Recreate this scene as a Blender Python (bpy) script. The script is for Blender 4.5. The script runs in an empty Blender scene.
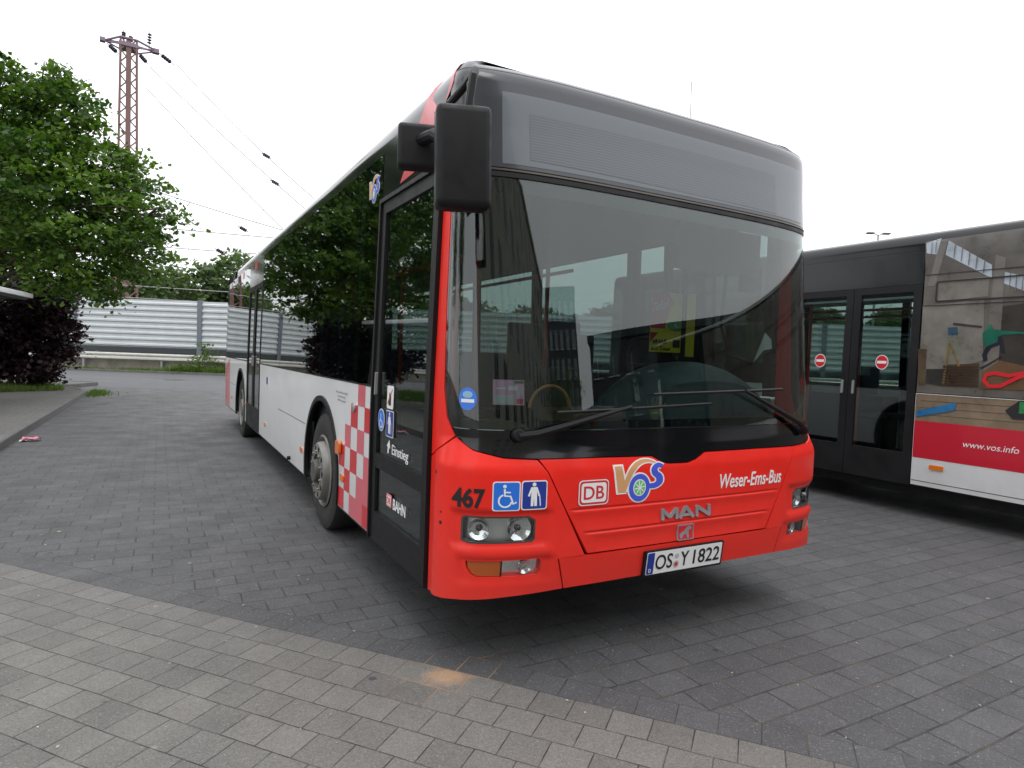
import bpy, bmesh, math, random
import numpy as np
from mathutils import Vector, Matrix
from mathutils.geometry import delaunay_2d_cdt
R = math.radians
S = bpy.context.scene
C = S.collection
rng = random.Random(7)
nr = np.random.default_rng(7)

# ------------------------------------------------------------------ camera
cam = bpy.data.cameras.new('camera'); co = bpy.data.objects.new('camera', cam); C.objects.link(co)
CR = Vector((0.87543165, -0.48198445, 0.03619976)); CU = Vector((-0.01072644, 0.05550307, 0.9984009)); CF = Vector((0.4832229, 0.87442004, -0.04341916))
CP = Vector((-1.18138194, -2.45955483, 1.48793405))
M = Matrix((CR, CU, -CF)).transposed().to_4x4(); M.translation = CP
co.matrix_world = M
cam.sensor_width = 36; cam.lens = 639.6477 / 1024 * 36
cam.clip_start = 0.05; cam.clip_end = 3000
S.camera = co
S.render.resolution_x = 1024; S.render.resolution_y = 768
S.view_settings.view_transform = 'Standard'; S.view_settings.look = 'None'
S.view_settings.exposure = 0.0; S.view_settings.gamma = 1; S.view_settings.use_curve_mapping = False

# ------------------------------------------------------------------ sky
W = bpy.data.worlds.new('World'); S.world = W; W.use_nodes = True
nt = W.node_tree; nd = nt.nodes; lk = nt.links
bg = nd['Background']
sky = nd.new('ShaderNodeTexSky'); sky.sky_type = 'NISHITA'; sky.sun_disc = False
SUN_EL, SUN_ROT = 58, 200
sky.sun_elevation = R(SUN_EL); sky.sun_rotation = R(SUN_ROT)
bg.inputs['Strength'].default_value = 0.12
tc = nd.new('ShaderNodeTexCoord'); sx = nd.new('ShaderNodeSeparateXYZ')
lk.new(tc.outputs['Generated'], sx.inputs[0])
mr = nd.new('ShaderNodeMapRange'); mr.inputs[1].default_value = -0.02; mr.inputs[2].default_value = 1.0
mr.inputs[3].default_value = 12.0; mr.inputs[4].default_value = 20.0       # overcast cloud layer: brighter overhead
lk.new(sx.outputs[2], mr.inputs[0])
nz = nd.new('ShaderNodeTexNoise'); nz.inputs['Scale'].default_value = 2.2; nz.inputs['Detail'].default_value = 5
lk.new(tc.outputs['Generated'], nz.inputs[0])
m2 = nd.new('ShaderNodeMapRange'); m2.inputs[1].default_value = .3; m2.inputs[2].default_value = .7; m2.inputs[3].default_value = .93; m2.inputs[4].default_value = 1.07
lk.new(nz.outputs[0], m2.inputs[0])
mu = nd.new('ShaderNodeMath'); mu.operation = 'MULTIPLY'; lk.new(mr.outputs[0], mu.inputs[0]); lk.new(m2.outputs[0], mu.inputs[1])
cb = nd.new('ShaderNodeCombineColor')
for i, k in enumerate((.985, .995, 1.02)):
    q = nd.new('ShaderNodeMath'); q.operation = 'MULTIPLY'; q.inputs[1].default_value = k; lk.new(mu.outputs[0], q.inputs[0]); lk.new(q.outputs[0], cb.inputs[i])
mx = nd.new('ShaderNodeMix'); mx.data_type = 'RGBA'; mx.inputs[0].default_value = .93
lk.new(sky.outputs[0], mx.inputs[6]); lk.new(cb.outputs[0], mx.inputs[7]); lk.new(mx.outputs[2], bg.inputs['Color'])
sun = bpy.data.lights.new('sun', 'SUN'); sun.energy = 0.7; sun.angle = R(25); sun.color = (1, .97, .93)
so = bpy.data.objects.new('sun', sun); C.objects.link(so)
dx, dy = math.sin(R(SUN_ROT)), math.cos(R(SUN_ROT))
so.rotation_euler = Vector((dx*math.cos(R(SUN_EL)), dy*math.cos(R(SUN_EL)), math.sin(R(SUN_EL)))).to_track_quat('Z', 'Y').to_euler()

# ------------------------------------------------------------------ materials
MT = {}
def mat(name, col, rough=.5, metal=0, coat=0, spec=.5, noise=0, nscale=8, bump=0, bscale=60, alpha=None, coatr=.05, dirt=None, emis=None):
    if name in MT: return MT[name]
    m = bpy.data.materials.new(name); m.use_nodes = True; t = m.node_tree; b = t.nodes['Principled BSDF']
    b.inputs['Base Color'].default_value = (*col, 1); b.inputs['Roughness'].default_value = rough
    b.inputs['Metallic'].default_value = metal; b.inputs['Coat Weight'].default_value = coat
    b.inputs['Coat Roughness'].default_value = coatr; b.inputs['Specular IOR Level'].default_value = spec
    tcn = t.nodes.new('ShaderNodeTexCoord'); last = None
    if noise:
        n = t.nodes.new('ShaderNodeTexNoise'); n.inputs['Scale'].default_value = nscale; n.inputs['Detail'].default_value = 6; n.inputs['Roughness'].default_value = .65
        t.links.new(tcn.outputs['Object'], n.inputs[0])
        x = t.nodes.new('ShaderNodeMix'); x.data_type = 'RGBA'
        x.inputs[6].default_value = (*[c*(1-noise) for c in col], 1); x.inputs[7].default_value = (*[min(1, c*(1+noise)) for c in col], 1)
        rmp = t.nodes.new('ShaderNodeMapRange'); rmp.inputs[1].default_value = .3; rmp.inputs[2].default_value = .7
        t.links.new(n.outputs[0], rmp.inputs[0]); t.links.new(rmp.outputs[0], x.inputs[0]); last = x.outputs[2]
        rr = t.nodes.new('ShaderNodeMapRange'); rr.inputs[1].default_value = .3; rr.inputs[2].default_value = .7; rr.inputs[3].default_value = max(0.0, rough*.8); rr.inputs[4].default_value = min(1, rough*1.25)
        t.links.new(n.outputs[0], rr.inputs[0]); t.links.new(rr.outputs[0], b.inputs['Roughness'])
    if dirt:   # road film low down on the bodywork: (top z, strength)
        s = t.nodes.new('ShaderNodeSeparateXYZ'); t.links.new(tcn.outputs['Object'], s.inputs[0])
        a = t.nodes.new('ShaderNodeMapRange'); a.inputs[1].default_value = dirt[0]; a.inputs[2].default_value = .25; a.inputs[3].default_value = 0; a.inputs[4].default_value = dirt[1]
        t.links.new(s.outputs[2], a.inputs[0])
        n = t.nodes.new('ShaderNodeTexNoise'); n.inputs['Scale'].default_value = 3.5; n.inputs['Detail'].default_value = 8; n.inputs['Roughness'].default_value = .75
        t.links.new(tcn.outputs['Object'], n.inputs[0])
        p = t.nodes.new('ShaderNodeMath'); p.operation = 'MULTIPLY'; t.links.new(a.outputs[0], p.inputs[0]); t.links.new(n.outputs[0], p.inputs[1])
        x = t.nodes.new('ShaderNodeMix'); x.data_type = 'RGBA'; x.inputs[7].default_value = (.16, .14, .12, 1)
        if last: t.links.new(last, x.inputs[6])
        else: x.inputs[6].default_value = (*col, 1)
        t.links.new(p.outputs[0], x.inputs[0]); last = x.outputs[2]
    if last: t.links.new(last, b.inputs['Base Color'])
    if bump:
        n = t.nodes.new('ShaderNodeTexNoise'); n.inputs['Scale'].default_value = bscale; n.inputs['Detail'].default_value = 4
        t.links.new(tcn.outputs['Object'], n.inputs[0]); u = t.nodes.new('ShaderNodeBump'); u.inputs['Strength'].default_value = bump; u.inputs['Distance'].default_value = .01
        t.links.new(n.outputs[0], u.inputs['Height']); t.links.new(u.outputs[0], b.inputs['Normal'])
    if emis:
        b.inputs['Emission Color'].default_value = (*col, 1); b.inputs['Emission Strength'].default_value = emis
    MT[name] = m; return m
def glass(name, tint, ior=1.5, gcol=.95, rough=0.0):
    m = bpy.data.materials.new(name); m.use_nodes = True; t = m.node_tree; t.nodes.clear()
    o = t.nodes.new('ShaderNodeOutputMaterial'); x = t.nodes.new('ShaderNodeMixShader'); f = t.nodes.new('ShaderNodeFresnel')
    ge = t.nodes.new('ShaderNodeNewGeometry'); io = t.nodes.new('ShaderNodeMapRange'); io.inputs[3].default_value = ior; io.inputs[4].default_value = 1/ior   # thin pane: both faces reflect alike
    t.links.new(ge.outputs['Backfacing'], io.inputs[0]); t.links.new(io.outputs[0], f.inputs[0])
    a = t.nodes.new('ShaderNodeBsdfTransparent'); a.inputs[0].default_value = (*tint, 1)
    g = t.nodes.new('ShaderNodeBsdfGlossy'); g.inputs[0].default_value = (gcol, gcol, gcol, 1); g.inputs['Roughness'].default_value = rough
    t.links.new(f.outputs[0], x.inputs[0]); t.links.new(a.outputs[0], x.inputs[1]); t.links.new(g.outputs[0], x.inputs[2]); t.links.new(x.outputs[0], o.inputs[0])
    return m
RED = mat('red_paint', (.80, .016, .007), .45, coat=.14, coatr=.08, spec=.32, noise=.05, nscale=5, dirt=(.95, .35))
WHITE = mat('white_paint', (.70, .705, .71), .35, coat=.4, noise=.03, nscale=3, dirt=(1.0, .45))
BLACKP = mat('black_gloss', (.004, .004, .0055), .12, coat=.15, spec=.4)
BLACKM = mat('black_plastic', (.008, .008, .0095), .5, spec=.3, noise=.2, nscale=20, bump=.04, bscale=300)
RUBBER = mat('rubber', (.008, .008, .009), .5, spec=.3, noise=.25, nscale=6)
TYRE = mat('tyre_rubber', (.022, .021, .021), .75, noise=.35, nscale=9, bump=.25, bscale=90)
DARK = mat('dark_underbody', (.010, .010, .010), .85, noise=.3)
GREYF = mat('grey_front_film', (.04, .042, .052), .22, coat=.25, coatr=.06)
GREYI = mat('grey_display_glass', (.12, .137, .155), .25, coat=.25, coatr=.05)
ROOFG = mat('grey_roof_paint', (.06, .06, .072), .35, coat=.2, noise=.1)
RIM = mat('rim_steel', (.20, .195, .18), .45, metal=.35, noise=.25, nscale=10, bump=.05)
CHROME = mat('lamp_chrome', (.72, .73, .74), .12, metal=1)
LAMPG = mat('lamp_housing', (.62, .64, .62), .28, metal=.75, bump=.1, bscale=40)
ORANGE = mat('orange_lens', (.75, .17, .01), .2, coat=.7)
ORANGED = mat('amber_lens', (.38, .075, .008), .18, coat=.7)
DECW = mat('white_vinyl', (.78, .78, .78), .35)
DECB = mat('blue_vinyl', (.01, .035, .28), .3, coat=.3)
DECLB = mat('light_blue_vinyl', (.015, .16, .68), .3, coat=.3)
DECR = mat('red_vinyl', (.58, .02, .03), .3, coat=.3)
DECP = mat('pale_red_vinyl', (.62, .12, .15), .3, coat=.3)
DECK = mat('black_vinyl', (.012, .01, .012), .4)
DECT = mat('tan_vinyl', (.62, .33, .15), .35)
DECG = mat('green_vinyl', (.12, .50, .16), .35)
DECV = mat('violet_blue_vinyl', (.06, .10, .62), .3)
STEELG = mat('badge_steel', (.42, .43, .45), .35, metal=.6)
YEL = mat('poster_yellow', (.93, .80, .02), .6)
SEATM = mat('seat_fabric', (.035, .045, .075), .9, noise=.5, nscale=60)
SEATP = mat('seat_plastic', (.05, .05, .055), .5)
INTG = mat('interior_grey', (.16, .16, .165), .7, noise=.1)
INTD = mat('interior_dark', (.028, .029, .032), .7)
DASH = mat('dashboard', (.055, .085, .09), .5, noise=.12, bump=.05, bscale=200)
POLER = mat('red_handrail', (.50, .03, .02), .35, coat=.3)
TANR = mat('tan_rim', (.40, .16, .05), .45)
GLW = glass('windscreen_glass', (.64, .70, .69), 1.62)
GLS = glass('tinted_glass', (.50, .57, .55), 1.6)
GLD = glass('door_glass', (.72, .79, .77), 1.58)
GLL = glass('lamp_glass', (.93, .94, .94), 1.4)

# ------------------------------------------------------------------ object helpers
def link(name, me, parent=None, material=None):
    o = bpy.data.objects.new(name, me); C.objects.link(o)
    if parent: o.parent = parent
    if material is not None and me is not None and len(me.materials) == 0: me.materials.append(material)
    return o
def tag(o, label=None, cat=None, group=None, kind=None):
    if label: o['label'] = label
    if cat: o['category'] = cat
    if group: o['group'] = group
    if kind: o['kind'] = kind
    return o
def empty(name, loc=(0, 0, 0), rz=0):
    o = bpy.data.objects.new(name, None); C.objects.link(o); o.location = loc; o.rotation_euler = (0, 0, rz); return o
def copy_tree(o, parent=None):
    c = o.copy(); C.objects.link(c); c.parent = parent
    for ch in list(o.children): copy_tree(ch, c)
    return c
class MB:
    def __init__(s): s.v = []; s.f = []; s.sm = []
    def add(s, v, f, smooth=False):
        k = len(s.v); s.v += [tuple(p) for p in v]; s.f += [tuple(i+k for i in q) for q in f]; s.sm += [smooth]*len(f)
    def box(s, x0, x1, y0, y1, z0, z1, m=None):
        v = [Vector(p) for p in ((x0,y0,z0),(x1,y0,z0),(x1,y1,z0),(x0,y1,z0),(x0,y0,z1),(x1,y0,z1),(x1,y1,z1),(x0,y1,z1))]
        if m is not None: v = [m @ p for p in v]
        s.add(v, [(3,2,1,0),(4,5,6,7),(0,1,5,4),(1,2,6,5),(2,3,7,6),(3,0,4,7)])
    def bar(s, a, b, w, h=None):        # square bar between points
        a, b = Vector(a), Vector(b); h = h or w; d = (b-a).normalized()
        up = Vector((0,0,1)) if abs(d.z) < .95 else Vector((1,0,0)); x = d.cross(up).normalized()*w/2; y = x.cross(d).normalized()*h/2
        s.add([a-x-y, a+x-y, a+x+y, a-x+y, b-x-y, b+x-y, b+x+y, b-x+y], [(3,2,1,0),(4,5,6,7),(0,1,5,4),(1,2,6,5),(2,3,7,6),(3,0,4,7)])
    def tube(s, pts, r, n=8, caps=True):
        pts = [Vector(p) for p in pts]; rr = r if isinstance(r, (list, tuple)) else [r]*len(pts)
        k = len(s.v); prev = None
        for i, p in enumerate(pts):
            d = (pts[min(i+1, len(pts)-1)] - pts[max(i-1, 0)]).normalized()
            if prev is None: x = d.orthogonal().normalized()
            else: x = (prev - d*prev.dot(d)).normalized()
            prev = x; y = d.cross(x)
            for j in range(n):
                a = 2*math.pi*j/n; s.v.append(tuple(p + (x*math.cos(a)+y*math.sin(a))*rr[i]))
        for i in range(len(pts)-1):
            for j in range(n):
                s.f.append((k+i*n+j, k+i*n+(j+1)%n, k+(i+1)*n+(j+1)%n, k+(i+1)*n+j)); s.sm.append(True)
        if caps:
            s.f.append(tuple(k+j for j in range(n))[::-1]); s.sm.append(False)
            s.f.append(tuple(k+(len(pts)-1)*n+j for j in range(n))); s.sm.append(False)
    def lathe(s, prof, o, ax, n=40, smooth=True):   # prof [(r, h)] around axis ax from o
        ax = Vector(ax).normalized(); o = Vector(o); x = ax.orthogonal().normalized(); y = ax.cross(x); k = len(s.v)
        for r, h in prof:
            for j in range(n):
                a = 2*math.pi*j/n; s.v.append(tuple(o + ax*h + (x*math.cos(a)+y*math.sin(a))*r))
        for i in range(len(prof)-1):
            for j in range(n): s.f.append((k+i*n+j, k+i*n+(j+1)%n, k+(i+1)*n+(j+1)%n, k+(i+1)*n+j)); s.sm.append(smooth)
    def build(s, name, m, parent=None, bevel=0, sharp=35):
        if bevel: s.sm = [True]*len(s.sm); sharp = 50
        me = bpy.data.meshes.new(name); me.from_pydata(s.v, [], s.f); me.polygons.foreach_set('use_smooth', s.sm)
        if bevel or any(s.sm):
            bm = bmesh.new(); bm.from_mesh(me); bmesh.ops.recalc_face_normals(bm, faces=bm.faces)
            if bevel: bmesh.ops.bevel(bm, geom=list(bm.edges), offset=bevel, segments=3, affect='EDGES', profile=.6)
            bm.to_mesh(me); bm.free()
        me.set_sharp_from_angle(angle=R(sharp)); me.validate()
        return link(name, me, parent, m)

# ------------------------------------------------------------------ bus surface  (s = way round the plan from the front centre, z = height)
NN, YC, HW, BL = 3.4, .43, 1.25, 11.75
_t = np.linspace(0, 1, 40000)**2.2*np.pi/2
PX = np.append(HW*np.sin(_t)**(2/NN), HW); PY = np.append(YC*(1-np.cos(_t)**(2/NN)), BL)
PS = np.concatenate([[0], np.cumsum(np.hypot(np.diff(PX), np.diff(PY)))]); SC = float(np.interp(YC, PY, PS))
ZT = 2.905; TB = 1.265
def sd(y): return -(SC + y - YC)            # door side
def so_(y): return SC + y - YC              # driver side
def smst(x): x = np.clip(x, 0, 1); return x*x*(3-2*x)
def boxf(s, z, s0, s1, z0, z1, e):
    return smst((s-s0)/e+.5)*smst((s1-s)/e+.5)*smst((z-z0)/(e*.6)+.5)*smst((z1-z)/(e*.6)+.5)
def raw(s, z, d):
    s = np.asarray(s, float); z = np.asarray(z, float); a = np.abs(s)
    x = np.interp(a, PS, PX); y = np.interp(a, PS, PY); e = 2e-3
    x2, y2 = np.interp(a+e, PS, PX), np.interp(a+e, PS, PY); x1 = np.where(a > e, np.interp(a-e, PS, PX), -np.interp(e-a, PS, PX)); y1 = np.interp(np.abs(a-e), PS, PY)
    tx, ty = x2-x1, y2-y1; l = np.hypot(tx, ty); tx, ty = tx/l, ty/l; nx, ny = -ty, tx
    fr = np.clip(1-y/YC, 0, 1)
    yy = y + np.interp(z, [.3,.55,.95,1.05,2.3,2.7,2.9], [.03,0,.0,.02,.13,.17,.2])*fr
    i = np.interp(z, [.3,1.2,2.55], [0,0,.03])
    zs_ = np.interp(z, [2.64, ZT], [2.64, 2.905]); zs_ = np.where(z > 2.64, zs_, z); f5 = smst(fr*1.6)
    q = np.clip((z-2.78)/(ZT-2.78), 0, 1); qs = np.clip((zs_-2.77)/(2.905-2.77), 0, 1)
    i = i + f5*.24*(1-(1-q**2.1)**(1/2.1)) + (1-f5)*.11*(1-(1-qs**2.1)**(1/2.1)); zo = z*f5+zs_*(1-f5)
    t = np.clip(y/YC, 0, 1); i = i - .045*4*t*(1-t)*np.interp(z, [.98, 1.1], [1, 0])
    # pressings of the front: recesses round the lamps, two creases across the flap
    fz = a < SC
    i = i + np.where(fz, .015*boxf(a, z, .83, 1.27, .605, .772, .045) + .013*boxf(a, z, .80, 1.235, .462, .566, .04), 0)
    for zc in (.770, .655):
        i = i + np.where(a < .76, (.007*np.exp(-((z-zc)/.005)**2) + .006*smst((zc-z)/.05)*smst((z-zc+.11)/.05))*smst((.735-(.77-z)*.75-a)/.03), 0)
    i = i - d
    return np.stack([np.sign(s+1e-12)*(x+nx*i), yy+ny*i, zo], -1)     # x centred on the bus axis
def P3(s, z, d=0.): return Vector(raw(s, z, d).tolist())
def nrm(s, z):
    e = 4e-3; s = np.asarray(s, float); z = np.asarray(z, float)
    a = raw(s+e, z, 0)-raw(s-e, z, 0); b = raw(s, z+e, 0)-raw(s, z-e, 0); n = np.cross(a, b); return n/np.linalg.norm(n, axis=-1, keepdims=True)
def finish(name, V, F, N, m, parent):
    """V verts, F faces, N list of per-corner normals (None = auto) -> object"""
    me = bpy.data.meshes.new(name); me.from_pydata(V, [], F); me.polygons.foreach_set('use_smooth', [True]*len(F)); me.update()
    nl = []
    for pi, f in enumerate(F):
        if N[pi] is None:
            n = me.polygons[pi].normal[:]; nl += [n]*len(f)
        else: nl += [tuple(x) for x in N[pi]]
    me.normals_split_custom_set(nl)
    return link(name, me, parent, m)
def inside(x, y, poly):
    c = False; j = len(poly)-1
    for i in range(len(poly)):
        if (poly[i][1] > y) != (poly[j][1] > y) and x < (poly[j][0]-poly[i][0])*(y-poly[i][1])/(poly[j][1]-poly[i][1])+poly[i][0]: c = not c
        j = i
    return c
def patch(name, outer, m, parent, d=0., th=.004, res=None, holes=(), zl=()):
    """A sheet of thickness th lying on the bus surface, its outer face d above it."""
    pts = []; edges = []
    def ring(poly):
        k0 = len(pts); n = len(poly); q = []
        for i in range(n):
            a, b = poly[i], poly[(i+1) % n]; L = math.hypot(b[0]-a[0], b[1]-a[1])
            curved = min(abs(a[0]), abs(b[0])) < SC+.03 or max(a[1], b[1]) > 2.6
            k = max(1, int(L/((res or .05) if curved else .6)))
            for j in range(k): q.append((a[0]+(b[0]-a[0])*j/k, a[1]+(b[1]-a[1])*j/k))
        pts.extend(q); edges.extend([(k0+i, k0+(i+1) % len(q)) for i in range(len(q))]); return len(q)
    nring = [ring(outer)] + [ring(h) for h in holes]
    smin, smax = min(p[0] for p in outer), max(p[0] for p in outer); zmin, zmax = min(p[1] for p in outer), max(p[1] for p in outer)
    def lin(a, b, step): n = max(1, int(math.ceil((b-a)/step))); return [a+(b-a)*i/n for i in range(1, n)]
    gs = []
    r = res or .05
    for a, b, st in ((-99, -SC-.02, .7), (-SC-.02, SC+.02, r), (SC+.02, 99, .7)):
        a, b = max(a, smin), min(b, smax)
        if b-a > 1e-4: gs += [a+1e-5] + lin(a, b, st) + [b-1e-5]
    gz = []
    curvedz = smin < SC+.02 and smax > -SC-.02
    for a, b, st in ((-9, 2.6, r if curvedz else .5), (2.6, 9, .03)):
        a, b = max(a, zmin), min(b, zmax)
        if b-a > 1e-4: gz += [a+1e-5] + lin(a, b, st) + [b-1e-5]
    gz += [z for z in zl if zmin < z < zmax]
    for a in sorted(set(gs)):
        for b in sorted(set(gz)): pts.append((a, b))
    vs, _, fs, *_r = delaunay_2d_cdt([Vector(p) for p in pts], edges, [], 2, 1e-6)
    vs = np.array([tuple(v) for v in vs]); n = len(vs)
    # boundary edges
    cnt = {}
    F0 = []
    for f in fs:
        f = list(f)
        ar = sum(vs[f[i]][0]*vs[f[(i+1) % len(f)]][1]-vs[f[(i+1) % len(f)]][0]*vs[f[i]][1] for i in range(len(f)))
        if abs(ar) < 1e-9: continue
        cxx = sum(vs[i][0] for i in f)/len(f); czz = sum(vs[i][1] for i in f)/len(f)
        if any(inside(cxx, czz, h_) for h_ in holes): continue
        if ar < 0: f.reverse()
        F0.append(f)
        for i in range(len(f)): cnt[(f[i], f[(i+1) % len(f)])] = 1
    O = raw(vs[:, 0], vs[:, 1], d); I = raw(vs[:, 0], vs[:, 1], d-th); NO = nrm(vs[:, 0], vs[:, 1])
    V = O.tolist()+I.tolist(); F = []; N = []
    for f in F0: F.append(tuple(f)); N.append([NO[i] for i in f])
    for f in F0: g = tuple(i+n for i in f[::-1]); F.append(g); N.append([-NO[i-n] for i in g])
    for (a, b) in cnt:
        if (b, a) not in cnt: F.append((b, a, a+n, b+n)); N.append(None)
    return finish(name, V, F, N, m, parent)
def rect(s0, s1, z0, z1, r=0., k=4):
    if r <= 0: return [(s0, z0), (s1, z0), (s1, z1), (s0, z1)]
    o = []
    for cx, cz, a0 in ((s1-r, z0+r, -90), (s1-r, z1-r, 0), (s0+r, z1-r, 90), (s0+r, z0+r, 180)):
        for i in range(k+1): a = R(a0+90*i/k); o.append((cx+r*math.cos(a), cz+r*math.sin(a)))
    return o
def ell(cs, cz, rs, rz, n=28, a0=0, a1=360):
    return [(cs+rs*math.cos(R(a0+(a1-a0)*i/n)), cz+rz*math.sin(R(a0+(a1-a0)*i/n))) for i in range(n)]
def text2d(txt, bold=0.0, shear=0.0, spacing=1.0):
    cu = bpy.data.curves.new('t', 'FONT'); cu.body = txt; cu.size = 1; cu.offset = bold; cu.shear = shear; cu.space_character = spacing; cu.resolution_u = 4
    o = bpy.data.objects.new('t', cu); C.objects.link(o); dg = bpy.context.evaluated_depsgraph_get()
    me = bpy.data.meshes.new_from_object(o.evaluated_get(dg)); C.objects.unlink(o); bpy.data.objects.remove(o)
    v = np.array([x.co[:2] for x in me.vertices]); f = [list(p.vertices) for p in me.polygons]; bpy.data.meshes.remove(me); return v, f
def text_on(name, txt, s0, s1, z0, z1, m, parent, d=.003, th=.0015, bold=0., shear=0., spacing=1., tilt=0.):
    v, f = text2d(txt, bold, shear, spacing); mn, mxx = v.min(0), v.max(0); u = (v-mn)/(mxx-mn)
    s = s0+(s1-s0)*u[:, 0]; z = z0+(z1-z0)*u[:, 1] + tilt*(s-s0)
    bm = bmesh.new(); vv = [bm.verts.new((a, b, 0)) for a, b in zip(s, z)]
    for q in f:
        try: bm.faces.new([vv[i] for i in q])
        except ValueError: pass
    if min(abs(s0), abs(s1)) < SC:
        x = s0+.03
        while x < s1: bmesh.ops.bisect_plane(bm, geom=bm.verts[:]+bm.edges[:]+bm.faces[:], plane_co=(x, 0, 0), plane_no=(1, 0, 0)); x += .03
    bmesh.ops.recalc_face_normals(bm, faces=bm.faces)
    if sum(q.normal.z*q.calc_area() for q in bm.faces) < 0: bmesh.ops.reverse_faces(bm, faces=bm.faces)
    bm.verts.index_update(); vs = np.array([w.co[:2] for w in bm.verts]); n = len(vs); F0 = [[w.index for w in q.verts] for q in bm.faces]; bm.free()
    cnt = {(q[i], q[(i+1) % len(q)]) for q in F0 for i in range(len(q))}
    O = raw(vs[:, 0], vs[:, 1], d); I = raw(vs[:, 0], vs[:, 1], d-th); NO = nrm(vs[:, 0], vs[:, 1])
    V = O.tolist()+I.tolist(); F = [tuple(q) for q in F0]; N = [[NO[i] for i in q] for q in F0]
    for (a, b) in cnt:
        if (b, a) not in cnt: F.append((b, a, a+n, b+n)); N.append(None)
    return finish(name, V, F, N, m, parent)
def smooth(pts, k=5):
    o = []
    P_s = [pts[0]]+list(pts)+[pts[-1]]
    for i in range(1, len(P_s)-2):
        a, b_, c, d = P_s[i-1:i+3]
        for j in range(k):
            t = j/k; o.append(tuple(.5*((2*b_[q])+(-a[q]+c[q])*t+(2*a[q]-5*b_[q]+4*c[q]-d[q])*t*t+(-a[q]+3*b_[q]-3*c[q]+d[q])*t**3) for q in range(len(a))))
    return o+[pts[-1]]
def stroke(pts, w):       # polyline -> outline polygon
    L = []; Rr = []
    for i, p in enumerate(pts):
        a = pts[max(i-1, 0)]; b = pts[min(i+1, len(pts)-1)]; dx, dz = b[0]-a[0], b[1]-a[1]; l = math.hypot(dx, dz) or 1
        ww = w[i] if isinstance(w, (list, tuple)) else w
        L.append((p[0]-dz/l*ww/2, p[1]+dx/l*ww/2)); Rr.append((p[0]+dz/l*ww/2, p[1]-dx/l*ww/2))
    return L[::-1] + Rr if False else Rr + L[::-1]

# ------------------------------------------------------------------ ground setting
def nodegroup_ground(kind):
    m = bpy.data.materials.new(kind); m.use_nodes = True; t = m.node_tree; b = t.nodes['Principled BSDF']; N = t.nodes.new; K = t.links.new
    tc = N('ShaderNodeTexCoord'); co_ = tc.outputs['Object']
    def math_(op, a, b_=None, c=None):
        n = N('ShaderNodeMath'); n.operation = op
        for i, x in enumerate((a, b_, c)):
            if x is None: continue
            if isinstance(x, (int, float)): n.inputs[i].default_value = x
            else: K(x, n.inputs[i])
        return n.outputs[0]
    def noise(scale, det=6, rough=.6, vec=None, w=None):
        n = N('ShaderNodeTexNoise'); n.inputs['Scale'].default_value = scale; n.inputs['Detail'].default_value = det; n.inputs['Roughness'].default_value = rough; K(vec or co_, n.inputs[0]); return n.outputs[0]
    def ramp(x, a, b_, c=0., d=1.):
        n = N('ShaderNodeMapRange'); n.inputs[1].default_value = a; n.inputs[2].default_value = b_; n.inputs[3].default_value = c; n.inputs[4].default_value = d; K(x, n.inputs[0]); return n.outputs[0]
    def mix(f, a, b_, typ='MIX'):
        n = N('ShaderNodeMix'); n.data_type = 'RGBA'; n.blend_type = typ
        if isinstance(f, (int, float)): n.inputs[0].default_value = f
        else: K(f, n.inputs[0])
        for i, x in ((6, a), (7, b_)):
            if isinstance(x, tuple): n.inputs[i].default_value = (*x, 1)
            else: K(x, n.inputs[i])
        return n.outputs[2]
    return m, t, b, N, K, tc, math_, noise, ramp, mix
def brick(N, K, vec, w, h, mortar, off=.5):
    n = N('ShaderNodeTexBrick'); n.offset = off; n.squash = 1; n.inputs['Scale'].default_value = 1
    n.inputs['Brick Width'].default_value = w; n.inputs['Row Height'].default_value = h; n.inputs['Mortar Size'].default_value = mortar; n.inputs['Mortar Smooth'].default_value = .25
    n.inputs['Color1'].default_value = (.0, .0, .0, 1); n.inputs['Color2'].default_value = (1, 1, 1, 1); n.inputs['Mortar'].default_value = (.5, .5, .5, 1); n.inputs['Bias'].default_value = 0
    K(vec, n.inputs[0]); return n
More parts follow.
